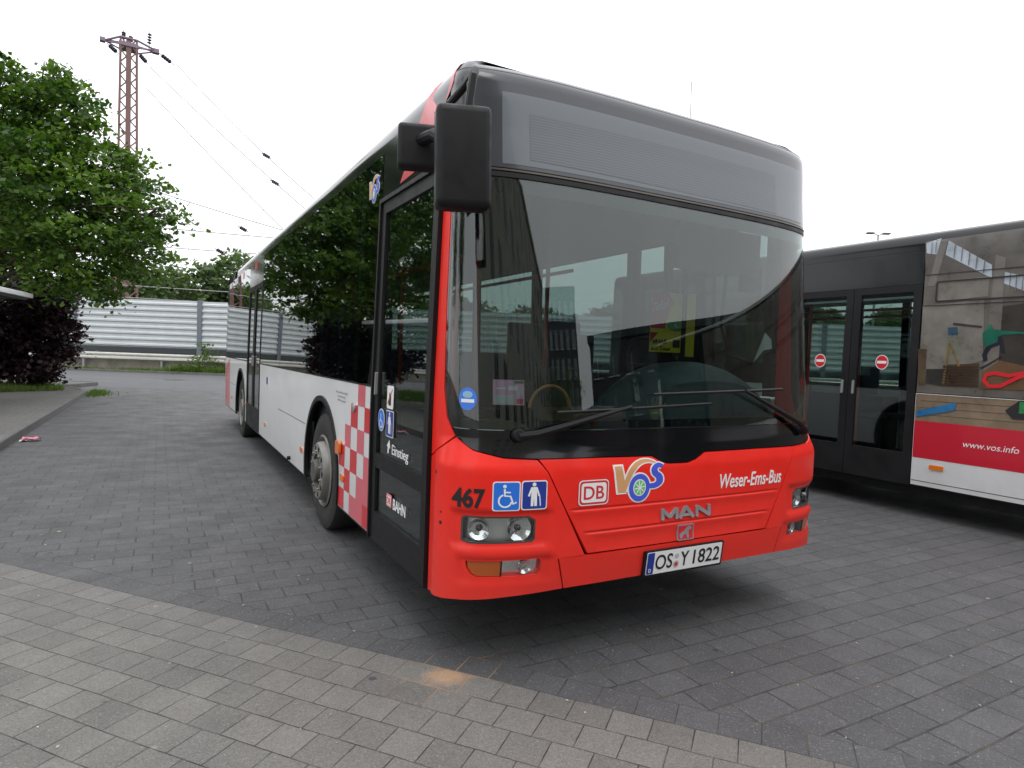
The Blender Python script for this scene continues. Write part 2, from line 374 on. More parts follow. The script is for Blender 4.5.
def paver_material():
    m, t, b, N, K, tc, math_, noise, ramp, mix = nodegroup_ground('block_paving')
    # slight waviness of the laid stones
    nw = N('ShaderNodeTexNoise'); nw.inputs['Scale'].default_value = 1.7; nw.inputs['Detail'].default_value = 3; K(tc.outputs['Object'], nw.inputs[0])
    vm = N('ShaderNodeVectorMath'); vm.operation = 'MULTIPLY_ADD'; K(nw.outputs[1], vm.inputs[0]); vm.inputs[1].default_value = (.022, .022, 0); K(tc.outputs['Object'], vm.inputs[2])
    def mp(rot, loc=(0, 0, 0), src=None):
        n = N('ShaderNodeMapping'); n.vector_type = 'POINT'; n.inputs['Rotation'].default_value = (0, 0, rot); n.inputs['Location'].default_value = loc; K(src or vm.outputs[0], n.inputs[0]); return n.outputs[0]
    ang = math.atan2(-1.06-2.85, 1.13+2.1)      # line between light and dark stones
    # rotate so that line runs along local x ; local y = distance to it (positive = towards the bus)
    ca, sa = math.cos(-ang), math.sin(-ang)
    y0 = sa*(-2.1)+ca*2.85; x0 = ca*(-2.1)-sa*2.85
    rowh = .166
    v45 = mp(-ang, (-x0, -y0, 0))
    sep = N('ShaderNodeSeparateXYZ'); K(v45, sep.inputs[0]); dist = sep.outputs[1]
    bl = brick(N, K, mp(-ang, (-x0+.05, -y0, 0)), .168, rowh, .0028)
    v0 = mp(0, (.02, .03, 0))
    bd = brick(N, K, v0, .235, .168, .0052)
    isdark = ramp(dist, -.001, .001)
    isfield = ramp(dist, rowh-.001, rowh+.001)
    # beyond the light strip the forecourt is dark again (strip a few metres wide)
    def pick(o):   # field uses bd, border row + light strip use bl
        return mix(isfield, bl.outputs[o], bd.outputs[o])
    rnd = pick(0); joint = pick(1)
    jr = N('ShaderNodeSeparateColor'); K(joint, jr.inputs[0]); jf = jr.outputs[0]
    rr = N('ShaderNodeSeparateColor'); K(rnd, rr.inputs[0]); rv = rr.outputs[0]
    n1 = noise(2.3, 6, .6); n2 = noise(230, 2, .7); n3 = noise(.35, 4, .5); n4 = noise(45, 5, .7)
    light = mix(ramp(rv, 0, 1), (.160, .154, .142), (.208, .200, .184))
    dark = mix(ramp(rv, 0, 1), (.090, .091, .094), (.114, .115, .118))
    c = mix(isdark, light, dark)
    c = mix(ramp(n1, .3, .7), c, mix(1.0, c, (.78, .78, .80), 'MULTIPLY'))
    c = mix(ramp(n3, .35, .65, 0, .6), c, mix(1.0, c, (1.25, 1.23, 1.2), 'MULTIPLY'))
    # exposed aggregate: dark and bright grains
    vo = N('ShaderNodeTexVoronoi'); vo.inputs['Scale'].default_value = 210; K(tc.outputs['Object'], vo.inputs[0])
    sc_ = N('ShaderNodeSeparateColor'); K(vo.outputs['Color'], sc_.inputs[0])
    c = mix(ramp(sc_.outputs[0], .0, 1, .0, .55), c, mix(1.0, c, (.35, .35, .37), 'MULTIPLY'))
    c = mix(ramp(sc_.outputs[1], .955, .975, 0, .45), c, (.30, .29, .28))
    c = mix(ramp(n2, .64, .72, 0, .25), c, (.33, .32, .31))
    c = mix(ramp(n4, .55, .8, 0, .5), c, mix(1.0, c, (.5, .5, .5), 'MULTIPLY'))
    # chewing gum and oil spots
    for sc, th_, colr in ((3.1, .050, (.030, .030, .038)), (2.3, .030, (.24, .24, .22))):
        v = N('ShaderNodeTexVoronoi'); v.inputs['Scale'].default_value = sc; v.inputs['Randomness'].default_value = 1; K(mp(.4, (sc, 3, 0)), v.inputs[0])
        c = mix(ramp(v.outputs['Distance'], th_, th_*1.25, .75, 0), c, colr)
    # spilled sand beside the bus, swept into the joints
    sp = N('ShaderNodeVectorMath'); sp.operation = 'SUBTRACT'; K(tc.outputs['Object'], sp.inputs[0]); sp.inputs[1].default_value = (SANDX, SANDY, 0)
    ms = N('ShaderNodeMapping'); ms.inputs['Rotation'].default_value = (0, 0, R(30)); ms.inputs['Scale'].default_value = (1, 1.35, 1); K(sp.outputs[0], ms.inputs[0])
    ln = N('ShaderNodeVectorMath'); ln.operation = 'LENGTH'; K(ms.outputs[0], ln.inputs[0])
    dd = math_('ADD', ln.outputs['Value'], math_('MULTIPLY', math_('SUBTRACT', noise(18, 4, .6), .5), .14))
    nsand = noise(160, 2, .6)
    # joints: dark gap in the light strip, sandy dirt between the dark stones
    jc = mix(isdark, (.020, .019, .018), mix(ramp(noise(5, 3, .5), .45, .65), (.030, .029, .028), (.085, .072, .045)))
    c = mix(math_('MULTIPLY', jf, ramp(noise(9, 4, .6), .3, .6, .35, .95)), c, jc)
    sandm = math_('MULTIPLY', ramp(dd, .15, .05), math_('MULTIPLY', ramp(nsand, .3, .6, .45, 1), ramp(dist, .01, -.01)))
    c = mix(math_('MULTIPLY', sandm, .80), c, (.50, .30, .165))
    c = mix(math_('MULTIPLY', math_('MULTIPLY', jf, ramp(dd, .38, .16)), .8), c, (.42, .25, .13))
    K(c, b.inputs['Base Color'])
    K(ramp(n1, .3, .7, .55, .78), b.inputs['Roughness']); b.inputs['Specular IOR Level'].default_value = .4
    h = math_('ADD', math_('MULTIPLY', jf, -1.0), math_('MULTIPLY', sc_.outputs[0], .22)); h = math_('ADD', h, math_('MULTIPLY', rv, .35)); h = math_('ADD', h, math_('MULTIPLY', n2, .3))
    u = N('ShaderNodeBump'); u.inputs['Strength'].default_value = .75; u.inputs['Distance'].default_value = .005; K(h, u.inputs['Height']); K(u.outputs[0], b.inputs['Normal'])
    return m
SANDX, SANDY = 0.01, 0.20
def simple_ground(name, c1, c2, speck=(.3, .3, .3), scale=1.2, rough=.8, jointw=None):
    m, t, b, N, K, tc, math_, noise, ramp, mix = nodegroup_ground(name)
    c = mix(ramp(noise(scale, 6, .65), .3, .7), c1, c2)
    vo = N('ShaderNodeTexVoronoi'); vo.inputs['Scale'].default_value = 90; K(tc.outputs['Object'], vo.inputs[0]); sc_ = N('ShaderNodeSeparateColor'); K(vo.outputs['Color'], sc_.inputs[0])
    c = mix(ramp(sc_.outputs[0], .93, .96, 0, .5), c, speck); c = mix(ramp(sc_.outputs[1], 0, 1, 0, .4), c, mix(1.0, c, (.5, .5, .5), 'MULTIPLY'))
    hh = sc_.outputs[0]
    if jointw:
        bb = brick(N, K, tc.outputs['Object'], jointw[0], jointw[1], jointw[2]); jj = N('ShaderNodeSeparateColor'); K(bb.outputs[1], jj.inputs[0]); c = mix(jj.outputs[0], c, (.03, .028, .025)); hh = math_('ADD', hh, math_('MULTIPLY', jj.outputs[0], -2))
    K(c, b.inputs['Base Color']); b.inputs['Roughness'].default_value = rough
    u = N('ShaderNodeBump'); u.inputs['Strength'].default_value = .5; u.inputs['Distance'].default_value = .004; K(hh, u.inputs['Height']); K(u.outputs[0], b.inputs['Normal'])
    return m
FH = Vector((.48368, .87524, 0)); RH = Vector((.87524, -.48368, 0))      # across-view frame of the far road and the noise barrier
CG = Vector((CP.x, CP.y, 0))
def W2(r, dpt, z=0): return CG + FH*dpt + RH*r + Vector((0, 0, z))
def sheet(name, pts, z, m, zb=None):
    b = MB(); n = len(pts); top = [(p[0], p[1], z) for p in pts]
    if zb is None: b.add(top, [tuple(range(n))])
    else:
        b.add(top + [(p[0], p[1], zb) for p in pts], [tuple(range(n))] + [(i, i+n, (i+1) % n+n, (i+1) % n) for i in range(n)])
    o = b.build(name, m); return tag(o, kind='structure')
ground_m = simple_ground('earth_ground', (.07, .075, .04), (.10, .09, .06), scale=.3)
sheet('ground', [(-900, -900), (900, -900), (900, 900), (-900, 900)], -.06, ground_m)
pav = [tuple(W2(-75, -75)[:2]), tuple(W2(75, -75)[:2]), tuple(W2(75, 20.8)[:2]), tuple(W2(-75, 20.8)[:2])]
sheet('paved_forecourt', pav, 0.0, paver_material(), -.055)
asph = simple_ground('asphalt', (.085, .088, .093), (.115, .117, .122), speck=(.25, .25, .25), scale=.6)
sheet('road', [tuple(W2(-75, 20.805)[:2]), tuple(W2(75, 20.805)[:2]), tuple(W2(75, 31.7)[:2]), tuple(W2(-75, 31.7)[:2])], 0.0, asph, -.05)
# manhole in the road
mb = MB(); mb.lathe([(0, .004), (.36, .004), (.40, .002), (.40, -.01)], W2(-14.0, 26.5, .004), (0, 0, 1), 28); o = mb.build('manhole_cover', mat('iron', (.05, .05, .05), .6, metal=.4, bump=.6, bscale=30))
tag(o, 'round dark manhole cover in the far asphalt road', 'manhole cover')
kerbm = simple_ground('kerb_stone', (.10, .10, .098), (.15, .147, .14), scale=2, jointw=None)
b = MB(); b.box(-80, 80, 31.7, 31.86, -.05, .11, Matrix.Translation(CG) @ Matrix((RH, FH, Vector((0, 0, 1)))).transposed().to_4x4()); tag(b.build('far_kerb', kerbm, bevel=.01), kind='structure')
# left island (pavement) with kerb
isl = [(-3.14, -9), (-3.12, 9), (-3.05, 18.6), (-3.35, 19.9), (-4.0, 20.9)] + [tuple(W2(r, 21.4)[:2]) for r in (-14, -22, -40, -75)] + [tuple(W2(-75, -30)[:2])]
ker = []
n = len(isl)
slabm = simple_ground('pavement_slabs', (.115, .110, .10), (.15, .145, .135), scale=1.0, jointw=(.3, .3, .004))
sheet('pavement', isl, .118, slabm, -.055)
b = MB()
for i in range(n-2):
    a, c = Vector((*isl[i], 0)), Vector((*isl[i+1], 0)); L = (c-a).length; d = (c-a)/L; nn = Vector((d.y, -d.x, 0)); k = max(1, int(L/1.0))
    for j in range(k):
        p, q = a+d*(L*j/k+.004), a+d*(L*(j+1)/k-.004)
        v = [p, q, q+nn*.13, p+nn*.13]; zz = .126
        b.add([x+Vector((0, 0, -.05)) for x in v]+[v[0]+Vector((0, 0, zz)), v[1]+Vector((0, 0, zz)), v[2]-nn*.015+Vector((0, 0, zz)), v[3]-nn*.015+Vector((0, 0, zz))] + [v[2]+Vector((0, 0, zz-.015)), v[3]+Vector((0, 0, zz-.015))],
              [(4, 5, 6, 7), (7, 6, 8, 9), (3, 9, 8, 2), (0, 4, 7, 9, 3), (1, 2, 8, 6, 5)])
tag(b.build('kerb', kerbm), kind='structure')

# ------------------------------------------------------------------ noise barrier
def noise_barrier():
    root = empty('noise_barrier', W2(0, 33.2)); root.rotation_euler = (0, 0, math.atan2(RH.y, RH.x))
    tag(root, 'long ribbed grey metal noise barrier on a concrete base across the far road', 'noise barrier')
    alu = mat('barrier_metal', (.50, .53, .54), .5, metal=.15, noise=.07, nscale=1.5)
    z0, z1 = 1.27, 3.72; npl = 8; p = (z1-z0)/npl
    sp = 6.46; x0 = -16.25-sp*9
    for k in range(23):
        xa, xb = x0+k*sp+.12, x0+(k+1)*sp-.12; mb = MB(); prof = []
        for i in range(npl):
            zb = z0+i*p; prof += [(0.0, zb), (-.002, zb+.02), (-.055, zb+.075), (-.055, zb+p*.50), (0.0, zb+p*.68)]
        prof += [(0, z1), (.1, z1), (.1, z0)]
        v = [(xa, y, z) for y, z in prof] + [(xb, y, z) for y, z in prof]; m = len(prof)
        mb.add(v, [(i, (i+1) % m, (i+1) % m+m, i+m) for i in range(m)]); mb.build('panel', alu, root)
    mb = MB()
    for k in range(24):
        x = x0+k*sp
        pp = MB(); pp.box(x-.12, x+.12, -.09, .13, .2, 3.78); pp.build('post', mat('barrier_post', (.16, .18, .21), .5, metal=.3), root)
    mb.box(x0, x0+23*sp, -.03, .10, .96, 1.265); mb.build('dark_plinth', mat('plinth_dark', (.035, .042, .045), .6, noise=.2), root)
    mb = MB(); mb.box(x0, x0+23*sp, -.22, .35, -.05, .66); mb.build('concrete_base', mat('stained_concrete', (.22, .20, .165), .85, noise=.35, nscale=1.6, bump=.3), root)
    return root
noise_barrier()
# pale guard rail in front of the base
root = empty('guard_rail', W2(0, 32.75)); root.rotation_euler = (0, 0, math.atan2(RH.y, RH.x)); tag(root, 'long pale guard rail in front of the noise barrier base', 'guard rail')
mb = MB(); prof = [(0, .60), (-.05, .64), (-.05, .71), (0, .76), (0, .80), (-.05, .84), (-.05, .90), (0, .95), (.02, .95), (.02, .60)]
v = [(-70, y, z) for y, z in prof]+[(70, y, z) for y, z in prof]; m_ = len(prof); mb.add(v, [(i, (i+1) % m_, (i+1) % m_+m_, i+m_) for i in range(m_)])
mb.build('rail', mat('cream_rail', (.50, .49, .45), .6, noise=.12, nscale=2), root)
for k in range(36):
    mb = MB(); mb.box(-70+k*4-.05, -70+k*4+.05, .02, .12, -.05, .85); mb.build('post', mat('galvanised', (.3, .3, .3), .5, metal=.5), root)

# ------------------------------------------------------------------ foliage
def leafmat(name, c1, c2, trans=.35):
    m = bpy.data.materials.new(name); m.use_nodes = True; t = m.node_tree; b = t.nodes['Principled BSDF']; N = t.nodes.new; K = t.links.new
    at = N('ShaderNodeAttribute'); at.attribute_name = 'tone'
    x = N('ShaderNodeMix'); x.data_type = 'RGBA'; x.inputs[6].default_value = (*c1, 1); x.inputs[7].default_value = (*c2, 1); K(at.outputs['Fac'], x.inputs[0])
    K(x.outputs[2], b.inputs['Base Color']); b.inputs['Roughness'].default_value = .5; b.inputs['Specular IOR Level'].default_value = .35
    tr = N('ShaderNodeBsdfTranslucent'); y = N('ShaderNodeMix'); y.data_type = 'RGBA'; y.blend_type = 'MULTIPLY'; y.inputs[0].default_value = 1; K(x.outputs[2], y.inputs[6]); y.inputs[7].default_value = (1.5, 1.7, .6, 1); K(y.outputs[2], tr.inputs[0])
    ms = N('ShaderNodeMixShader'); ms.inputs[0].default_value = trans; K(b.outputs[0], ms.inputs[1]); K(tr.outputs[0], ms.inputs[2]); K(ms.outputs[0], t.nodes['Material Output'].inputs[0])
    return m
def leaves(name, cen, tone, size, m, parent, flat=.55, aspect=.75):
    """cen (n,3) leaf centres; one kite shaped, slightly folded leaf each"""
    n = len(cen); nrm_ = nr.normal(size=(n, 3)); nrm_[:, 2] = np.abs(nrm_[:, 2])+flat; nrm_ /= np.linalg.norm(nrm_, axis=1, keepdims=True)
    a = nr.normal(size=(n, 3)); u = np.cross(nrm_, a); u /= np.linalg.norm(u, axis=1, keepdims=True); v = np.cross(nrm_, u)
    sz = (size*(.6+.8*nr.random(n)))[:, None]
    q = np.stack([cen-u*sz*.5, cen-v*sz*.5*aspect+u*sz*.08-nrm_*sz*.08, cen+u*sz*.5, cen+v*sz*.5*aspect+u*sz*.08-nrm_*sz*.08], 1).reshape(-1, 3)
    me = bpy.data.meshes.new(name); me.vertices.add(4*n); me.vertices.foreach_set('co', q.astype(np.float32).ravel()); me.loops.add(4*n); me.loops.foreach_set('vertex_index', np.arange(4*n, dtype=np.int32))
    me.polygons.add(n); me.polygons.foreach_set('loop_start', (np.arange(n)*4).astype(np.int32)); me.update(calc_edges=True)
    at = me.attributes.new('tone', 'FLOAT', 'POINT'); at.data.foreach_set('value', np.repeat(tone, 4).astype(np.float32)); me.validate()
    return link(name, me, parent, m)
def cloud(blobs, dens, sub, leafn, spread, flat=.6):
    """twig clusters scattered through each blob, mostly near its surface -> leaf centres and tones"""
    Cn = []; Tn = []
    for (x, y, z, r) in blobs:
        k = max(4, int(dens*r**2))
        d = nr.normal(size=(k, 3)); d /= np.linalg.norm(d, axis=1, keepdims=True); rad = r*(.45+.62*nr.random(k)**.6)
        c = np.array([x, y, z])+d*rad[:, None]*np.array([1, 1, .85])
        for cc, dd in zip(c, d):
            s = spread*(.6+.8*nr.random()); m = int(leafn*(.6+.8*nr.random())); p = nr.normal(size=(m, 3))*np.array([s, s, s*flat*.6])
            p[:, 2] -= .35*(p[:, 0]**2+p[:, 1]**2)/max(s, .01)*.5
            Cn.append(cc+p); Tn.append(np.clip(nr.normal(.45, .22)+nr.normal(0, .15, m), 0, 1))
    return np.concatenate(Cn), np.concatenate(Tn)
BARK = mat('bark', (.075, .06, .045), .9, noise=.35, nscale=14, bump=.8, bscale=25)
def trunk(parent, base, blobs, r0, local=True, fork=2.2, m=BARK):
    mb = MB(); x, y, z = base; f = Vector((x, y, z+fork))
    mb.tube([(x, y, z-.1), (x+.03, y, z+.5), (x-.02, y+.03, z+fork*.6), tuple(f)], [r0*1.35, r0*1.02, r0*.92, r0*.85], 12)
    cen = sum((Vector(b_[:3]) for b_ in blobs), Vector())/len(blobs)
    top = Vector((cen.x*.5+x*.5, cen.y*.5+y*.5, max(b_[2] for b_ in blobs)))
    mb.tube([f, f.lerp(top, .35)+Vector((.1, 0, 0)), f.lerp(top, .7), top], [r0*.8, r0*.6, r0*.35, r0*.08], 10)
    for b_ in blobs:
        t = Vector(b_[:3]); st = f.lerp(top, max(0, min(.75, (t.z-f.z-.6)/max(.5, top.z-f.z)*.75)))
        mid = st.lerp(t, .5)+Vector((0, 0, .12*(t-st).length)); mb.tube([st, mid, t], [r0*.35, r0*.22, r0*.09], 7)
        for _ in range(6):
            d = Vector((rng.gauss(0, 1), rng.gauss(0, 1), rng.gauss(.2, .7))).normalized()*b_[3]*.85
            mb.tube([mid.lerp(t, rng.random()), t+d*.5+Vector((0, 0, .1)), t+d], [r0*.1, r0*.06, r0*.02], 5, caps=False)
    return mb.build('trunk', m, parent)
def tree(name, label, blobs, base, r0, lm, dens, leafn, size, spread, group=None, cat='tree', fork=2.2, flat=.6):
    root = empty(name, base); tag(root, label, cat, group)
    bl = [(a-base[0], b_-base[1], c-base[2], r) for a, b_, c, r in blobs]
    cen, tone = cloud(bl, dens, 0, leafn, spread, flat); leaves('crown', cen, tone, size, lm, root)
    trunk(root, (0, 0, 0), bl, r0, fork=fork); return root
MAPLE = leafmat('maple_leaf', (.026, .068, .013), (.112, .190, .028))
PURP = leafmat('purple_leaf', (.014, .008, .012), (.06, .028, .038), .15)
FARL = leafmat('distant_leaf', (.045, .085, .034), (.12, .165, .072))  # leaf tones raised: distance haze put into the colour
tb = [(-5.90,17.39,6.25,2.21),(-4.64,17.56,6.67,1.66),(-3.56,16.49,6.97,1.00),(-3.00,16.86,7.60,0.54),(-5.32,18.06,4.86,2.22),(-3.78,15.68,4.96,1.47),(-2.54,14.83,4.53,1.23),(-1.70,16.65,4.99,0.97),(-1.08,14.70,4.46,0.51),(-3.23,15.78,3.69,1.28),(-2.29,17.36,3.88,1.17),(-1.49,15.46,3.61,0.77),(-4.55,18.18,4.11,1.40),(-6.90,18.48,3.74,2.17),(-2.12,16.38,5.69,0.74),(-5.65,17.09,7.79,0.92),(-2.48,16.43,2.88,0.49),(-4.82,16.69,7.25,1.05),(-6.20,17.90,7.75,1.15),(-3.15,15.95,5.93,0.94),(-2.69,16.62,5.80,0.88),(-3.36,15.78,7.52,.53),(-2.93,16.10,6.95,.60),(-2.05,15.4,4.85,.80),(-2.9,15.2,3.1,.75)]
tree('maple_tree', 'broad green maple tree with ragged crown behind the shelter on the left', tb, (-4.9, 17.6, .1), .2, MAPLE, 34, 42, .125, .19)
# more street trees beyond the left edge of the picture (they fill the side windows' reflections)
for i, (x, y, h, s_) in enumerate(((-9.5, 9.5, 5.4, 1.15), (-10.5, 25, 5.8, 1.2), (-10.5, 1.0, 5.2, 1.1))):
    bb = [(x+rng.uniform(-2, 2)*s_, y+rng.uniform(-2, 2)*s_, h+rng.uniform(-2.0, 2.4), rng.uniform(1.0, 1.9)*s_) for _ in range(11)]
    tree('maple_tree', ['maple tree on the pavement nearer than the shelter, outside the left edge', 'maple tree farther back along the pavement on the left', 'maple tree nearest the camera, outside the left edge'][i], bb, (x, y, .1), .19, MAPLE, 12, 24, .17, .26, group='maple trees on the left pavement')
pb = [(-4.81,21.25,2.33,1.33),(-3.84,20.25,2.49,.95),(-3.58,20.31,1.64,0.80),(-4.24,20.61,1.17,1.13),(-5.10,20.26,1.42,1.26),(-6.07,21.0,1.97,1.47),(-3.45,20.08,2.66,0.5),(-4.78,20.37,0.62,0.6),(-3.85,19.8,0.75,0.5)]
pb = [(x-.25, y-.6, z, r*.92) for x, y, z, r in pb]
tree('purple_shrub', 'dark purple leaved shrub under the maple tree at the kerb', pb, (-4.75, 19.5, .1), .06, PURP, 110, 34, .125, .14, cat='shrub', fork=.3)
# trees beyond the barrier
fl = [(-21, 50, 6.2, 6.5, 'rounded green tree behind the barrier left of the pylon'), (-14.0, 56, 7.6, 6.5, 'green tree behind the barrier between the pylon and the bus'), (-19.5, 62, 8.4, 6.5, 'taller green tree behind the barrier just right of the pylon'), (-8.5, 60, 5.8, 6, 'green tree behind the barrier partly hidden by the bus rear'),
      (-30, 52, 5.0, 6.5, 'green tree behind the barrier and the maple crown'), (-40, 54, 5.4, 7, 'green tree behind the barrier far to the left'),
      (16, 52, 4.0, 5.5, 'green tree beyond the barrier seen through the far bus door'), (23, 54, 4.4, 5.5, 'bushy tree beyond the barrier seen through the bus beside the door pillar'), (31, 52, 4.2, 6, 'green tree beyond the barrier behind the second bus'), (4, 56, 4.6, 6, 'green tree beyond the barrier hidden behind the red bus')]
for r_, dp_, h, rad, lab in fl:
    p = W2(r_, dp_)
    bb = [(p.x+rng.uniform(-1, 1)*rad*.75, p.y+rng.uniform(-1, 1)*rad*.5, max(1.6, h*.8+rng.uniform(-3.2, 1.6)), rng.uniform(1.5, 2.5)) for _ in range(18)]
    tree('broadleaf_tree', lab, bb, (p.x, p.y, 0), .25, FARL, 26, 22, .33, .42, group='trees beyond the noise barrier')
# thin poplar top poking out
p = W2(-16.3, 62); tree('poplar_tree', 'slim dark tree top poking above the hedge of trees', [(p.x, p.y, z, .75-.05*k) for k, z in enumerate((4.5, 6, 7.3, 8.4, 9.3))], (p.x, p.y, 0), .15, leafmat('poplar_leaf', (.03, .05, .03), (.07, .10, .06)), 26, 8, .26, .2, fork=3)
# grass and weeds
def grass(name, pts, hts, m, w=.012):
    n = len(pts); a = nr.random(n)*2*np.pi; d = np.stack([np.cos(a), np.sin(a), np.zeros(n)], 1); lean = nr.normal(size=(n, 3))*.35; lean[:, 2] = 0
    h = hts[:, None]; v = np.stack([pts-d*w, pts+d*w, pts+lean*h+np.array([0, 0, 1])*h], 1).reshape(-1, 3)
    me = bpy.data.meshes.new(name); me.vertices.add(3*n); me.vertices.foreach_set('co', v.astype(np.float32).ravel()); me.loops.add(3*n); me.loops.foreach_set('vertex_index', np.arange(3*n, dtype=np.int32))
    me.polygons.add(n); me.polygons.foreach_set('loop_start', (np.arange(n)*3).astype(np.int32)); me.update(calc_edges=True)
    at = me.attributes.new('tone', 'FLOAT', 'POINT'); at.data.foreach_set('value', np.repeat(nr.random(n), 3).astype(np.float32)); me.validate(); return link(name, me, None, m)
GR = leafmat('grass_blade', (.05, .10, .018), (.14, .21, .045))
bed = [(-3.45, 18.55), (-3.55, 19.6), (-4.3, 20.6), (-9, 23.2), (-14, 26), (-20, 20), (-9, 15.2)]
sheet('planting_bed', bed, .124, ground_m)
P_ = []
from mathutils.geometry import intersect_point_line
while len(P_) < 26000:
    x, y = rng.uniform(-11, -3.3), rng.uniform(15, 24)
    if inside(x, y, bed): P_.append((x, y, .12))
P_ = np.array(P_); tag(grass('grass', P_, .07+.16*nr.random(len(P_))*(.4+.6*np.sin(P_[:, 0]*2.3+P_[:, 1])**2), GR, .011), 'unmown grass under the purple shrub at the kerb corner', 'grass', kind='stuff')
wp = []; wh = []
for c0, wd, n_, hh in ((-12.9, .75, 2600, 1.0), (-14.5, .5, 900, .4), (-16.0, 1.3, 2200, .45), (-13.8, 1.6, 1800, .35), (-18.6, 1.5, 700, .25), (19, 2.2, 2500, .8), (15.5, 1.5, 1500, .6), (-22, 2, 500, .2)):
    for _ in range(n_):
        r_ = rng.gauss(c0, wd*.5); q = W2(r_, rng.uniform(31.9, 32.6), .03); wp.append(tuple(q)); wh.append(hh*rng.uniform(.3, 1))
tag(grass('weeds', np.array(wp), np.array(wh), GR, .035), 'green weeds growing along the foot of the barrier', 'weeds', kind='stuff')
# a weed bush at the post
wb = [(-.3, 0, .6, .45), (.3, .05, .9, .4), (0, 0, 1.4, .35), (.8, 0, .5, .45), (-1, 0, .35, .35)]
q = W2(-15.6, 32.35); rt = empty('weed_bush', q); tag(rt, 'leafy self-sown bush growing up the barrier post', 'bush'); ce, to = cloud(wb, 60, 0, 12, .12); leaves('foliage', ce, to, .12, GR, rt); mb = MB()
for b_ in wb: mb.tube([(0, 0, 0), (b_[0]*.5, 0, b_[2]*.6), b_[:3]], [.02, .015, .006], 6)
mb.build('stem', BARK, rt)
# grass tuft at the kerb tip
pp = np.array([(-2.88+abs(rng.gauss(0, .22)), 18.9+rng.gauss(0, .5), .0) for _ in range(900)]); tag(grass('grass_tuft', pp, .04+.10*nr.random(900), GR, .01), 'small patch of grass at the tip of the kerb', 'grass', kind='stuff')

# ------------------------------------------------------------------ catenary pylon and wires
def pylon(p, label, H=20.2, w0=1.32, w1=.90):
    root = empty('lattice_pylon', p); root.rotation_euler = (0, 0, R(2.5)); tag(root, label, 'pylon')
    rust = mat('pylon_steel', (.17, .095, .085), .7, noise=.2, nscale=1.5); ins = mat('insulator', (.03, .025, .05), .4)
    mb = MB()
    def wd(z): return w0+(w1-w0)*z/H
    for sx_ in (-1, 1):
        for sy in (-1, 1): mb.bar((sx_*wd(0)/2, sy*wd(0)/2, -.2), (sx_*w1/2, sy*w1/2, H), .13)
    k = 26
    for i in range(k):
        za, zb = H*i/k, H*(i+1)/k; a, b_ = wd(za)/2, wd(zb)/2; s_ = 1 if i % 2 else -1
        for f in (-1, 1):
            # channel down the middle of the broad faces, lacing either side
            for g in ((-1, 1) if f < 0 else ()):
                mb.bar((g*a, f*a, za), (g*.13, f*a*.98, (za+zb)/2), .075); mb.bar((g*.13, f*a*.98, (za+zb)/2), (g*b_, f*b_, zb), .075)
            mb.bar((f*a, s_*a, za), (f*b_, -s_*b_, zb), .055)
    for f in (-1,): mb.bar((0, f*wd(0)/2, 0), (0, f*w1/2, H), .05, .30)
    mb.build('mast', rust, root)
    mb = MB()
    for f in (-1, 1):
        mb.tube([(-1.45, -.12*f, H-.35), (-.45, .5*f, H-.05), (.45, .5*f, H-.05), (1.55, .12*f, H-.25)], .07, 6)
        mb.tube([(-1.45, -.12*f, H-.35), (-.4, .5*f, H-.5)], .05, 6); mb.tube([(1.55, .12*f, H-.25), (.4, .5*f, H-.55)], .05, 6)
    mb.box(-1.6, -1.3, -.2, .2, H-.45, H-.22); mb.box(1.35, 1.75, -.2, .2, H-.4, H-.14); mb.box(-.55, .55, -.55, .55, H-.55, H-.3)
    mb.build('crossarm', mat('arm_steel', (.20, .15, .20), .6), root)
    def insul(pts, nm='insulator'):
        a, b_ = Vector(pts[0]), Vector(pts[1]); mb = MB(); mb.tube([a, b_], .025, 6); L = (b_-a).length; d = (b_-a).normalized(); n_ = 4
        for i in range(n_): mb.lathe([(.03, 0), (.14, .05), (.13, .09), (.03, .12)], a+d*(L*(.25+.55*i/n_)), d, 10)
        mb.build(nm, ins, root)
    insul([(1.15, 0, H-.2), (1.2, 0, H+1.1)]); insul([(-.3, 0, H-.2), (-.28, 0, H+.65)]); insul([(.1, 0, H-.2), (.12, 0, H+.4)])
    insul([(1.7, 0, H-.3), (2.6, -1.0, H-1.25)]); insul([(-1.2, 0, H-.5), (-.55, -.8, H-1.3)]); insul([(.5, -.5, H-.8), (1.1, -1.0, H-1.6)])
    return root
PP = Vector((-3.15, 47.5, 0)); pylon(PP, 'tall rusty lattice railway mast with crossarm behind the noise barrier', H=21.2)
WIRE = mat('overhead_wire', (.30, .29, .32), .6)
def wire(a, b_, sag, label, r=.028):
    a, b_ = Vector(a), Vector(b_); mb = MB(); pts = []
    for i in range(13): t = i/12; q = a.lerp(b_, t); q.z -= sag*4*t*(1-t); pts.append(q)
    mb.tube(pts, r, 5); return tag(mb.build('overhead_wire', WIRE), label, 'cable', 'overhead railway wires')
def disc_ins(p, label):
    mb = MB(); d = Vector((.6, -.3, -.35)).normalized(); p = Vector(p); mb.tube([p-d*.35, p+d*.35], .03, 6)
    for k in (-.18, -.06, .06, .18): mb.lathe([(.03, -.04), (.13, 0), (.12, .03), (.03, .05)], p+d*k, d, 10)
    tag(mb.build('wire_insulator', mat('insulator', (.03, .025, .05), .4)), label, 'insulator', 'insulators on the railway wires')
wire((-.4, 46.2, 19.9), (10.5, 40.5, 9.2), .5, 'thin wire running down from the right arm of the rusty mast')
wire((-1.9, 46.4, 19.4), (12.0, 39.6, 6.6), .3, 'thin wire slanting down from the mast top, middle of three')
wire((-2.2, 46.0, 18.0), (8.5, 41.5, 6.8), .2, 'thin wire slanting down from the mast, lowest of three')
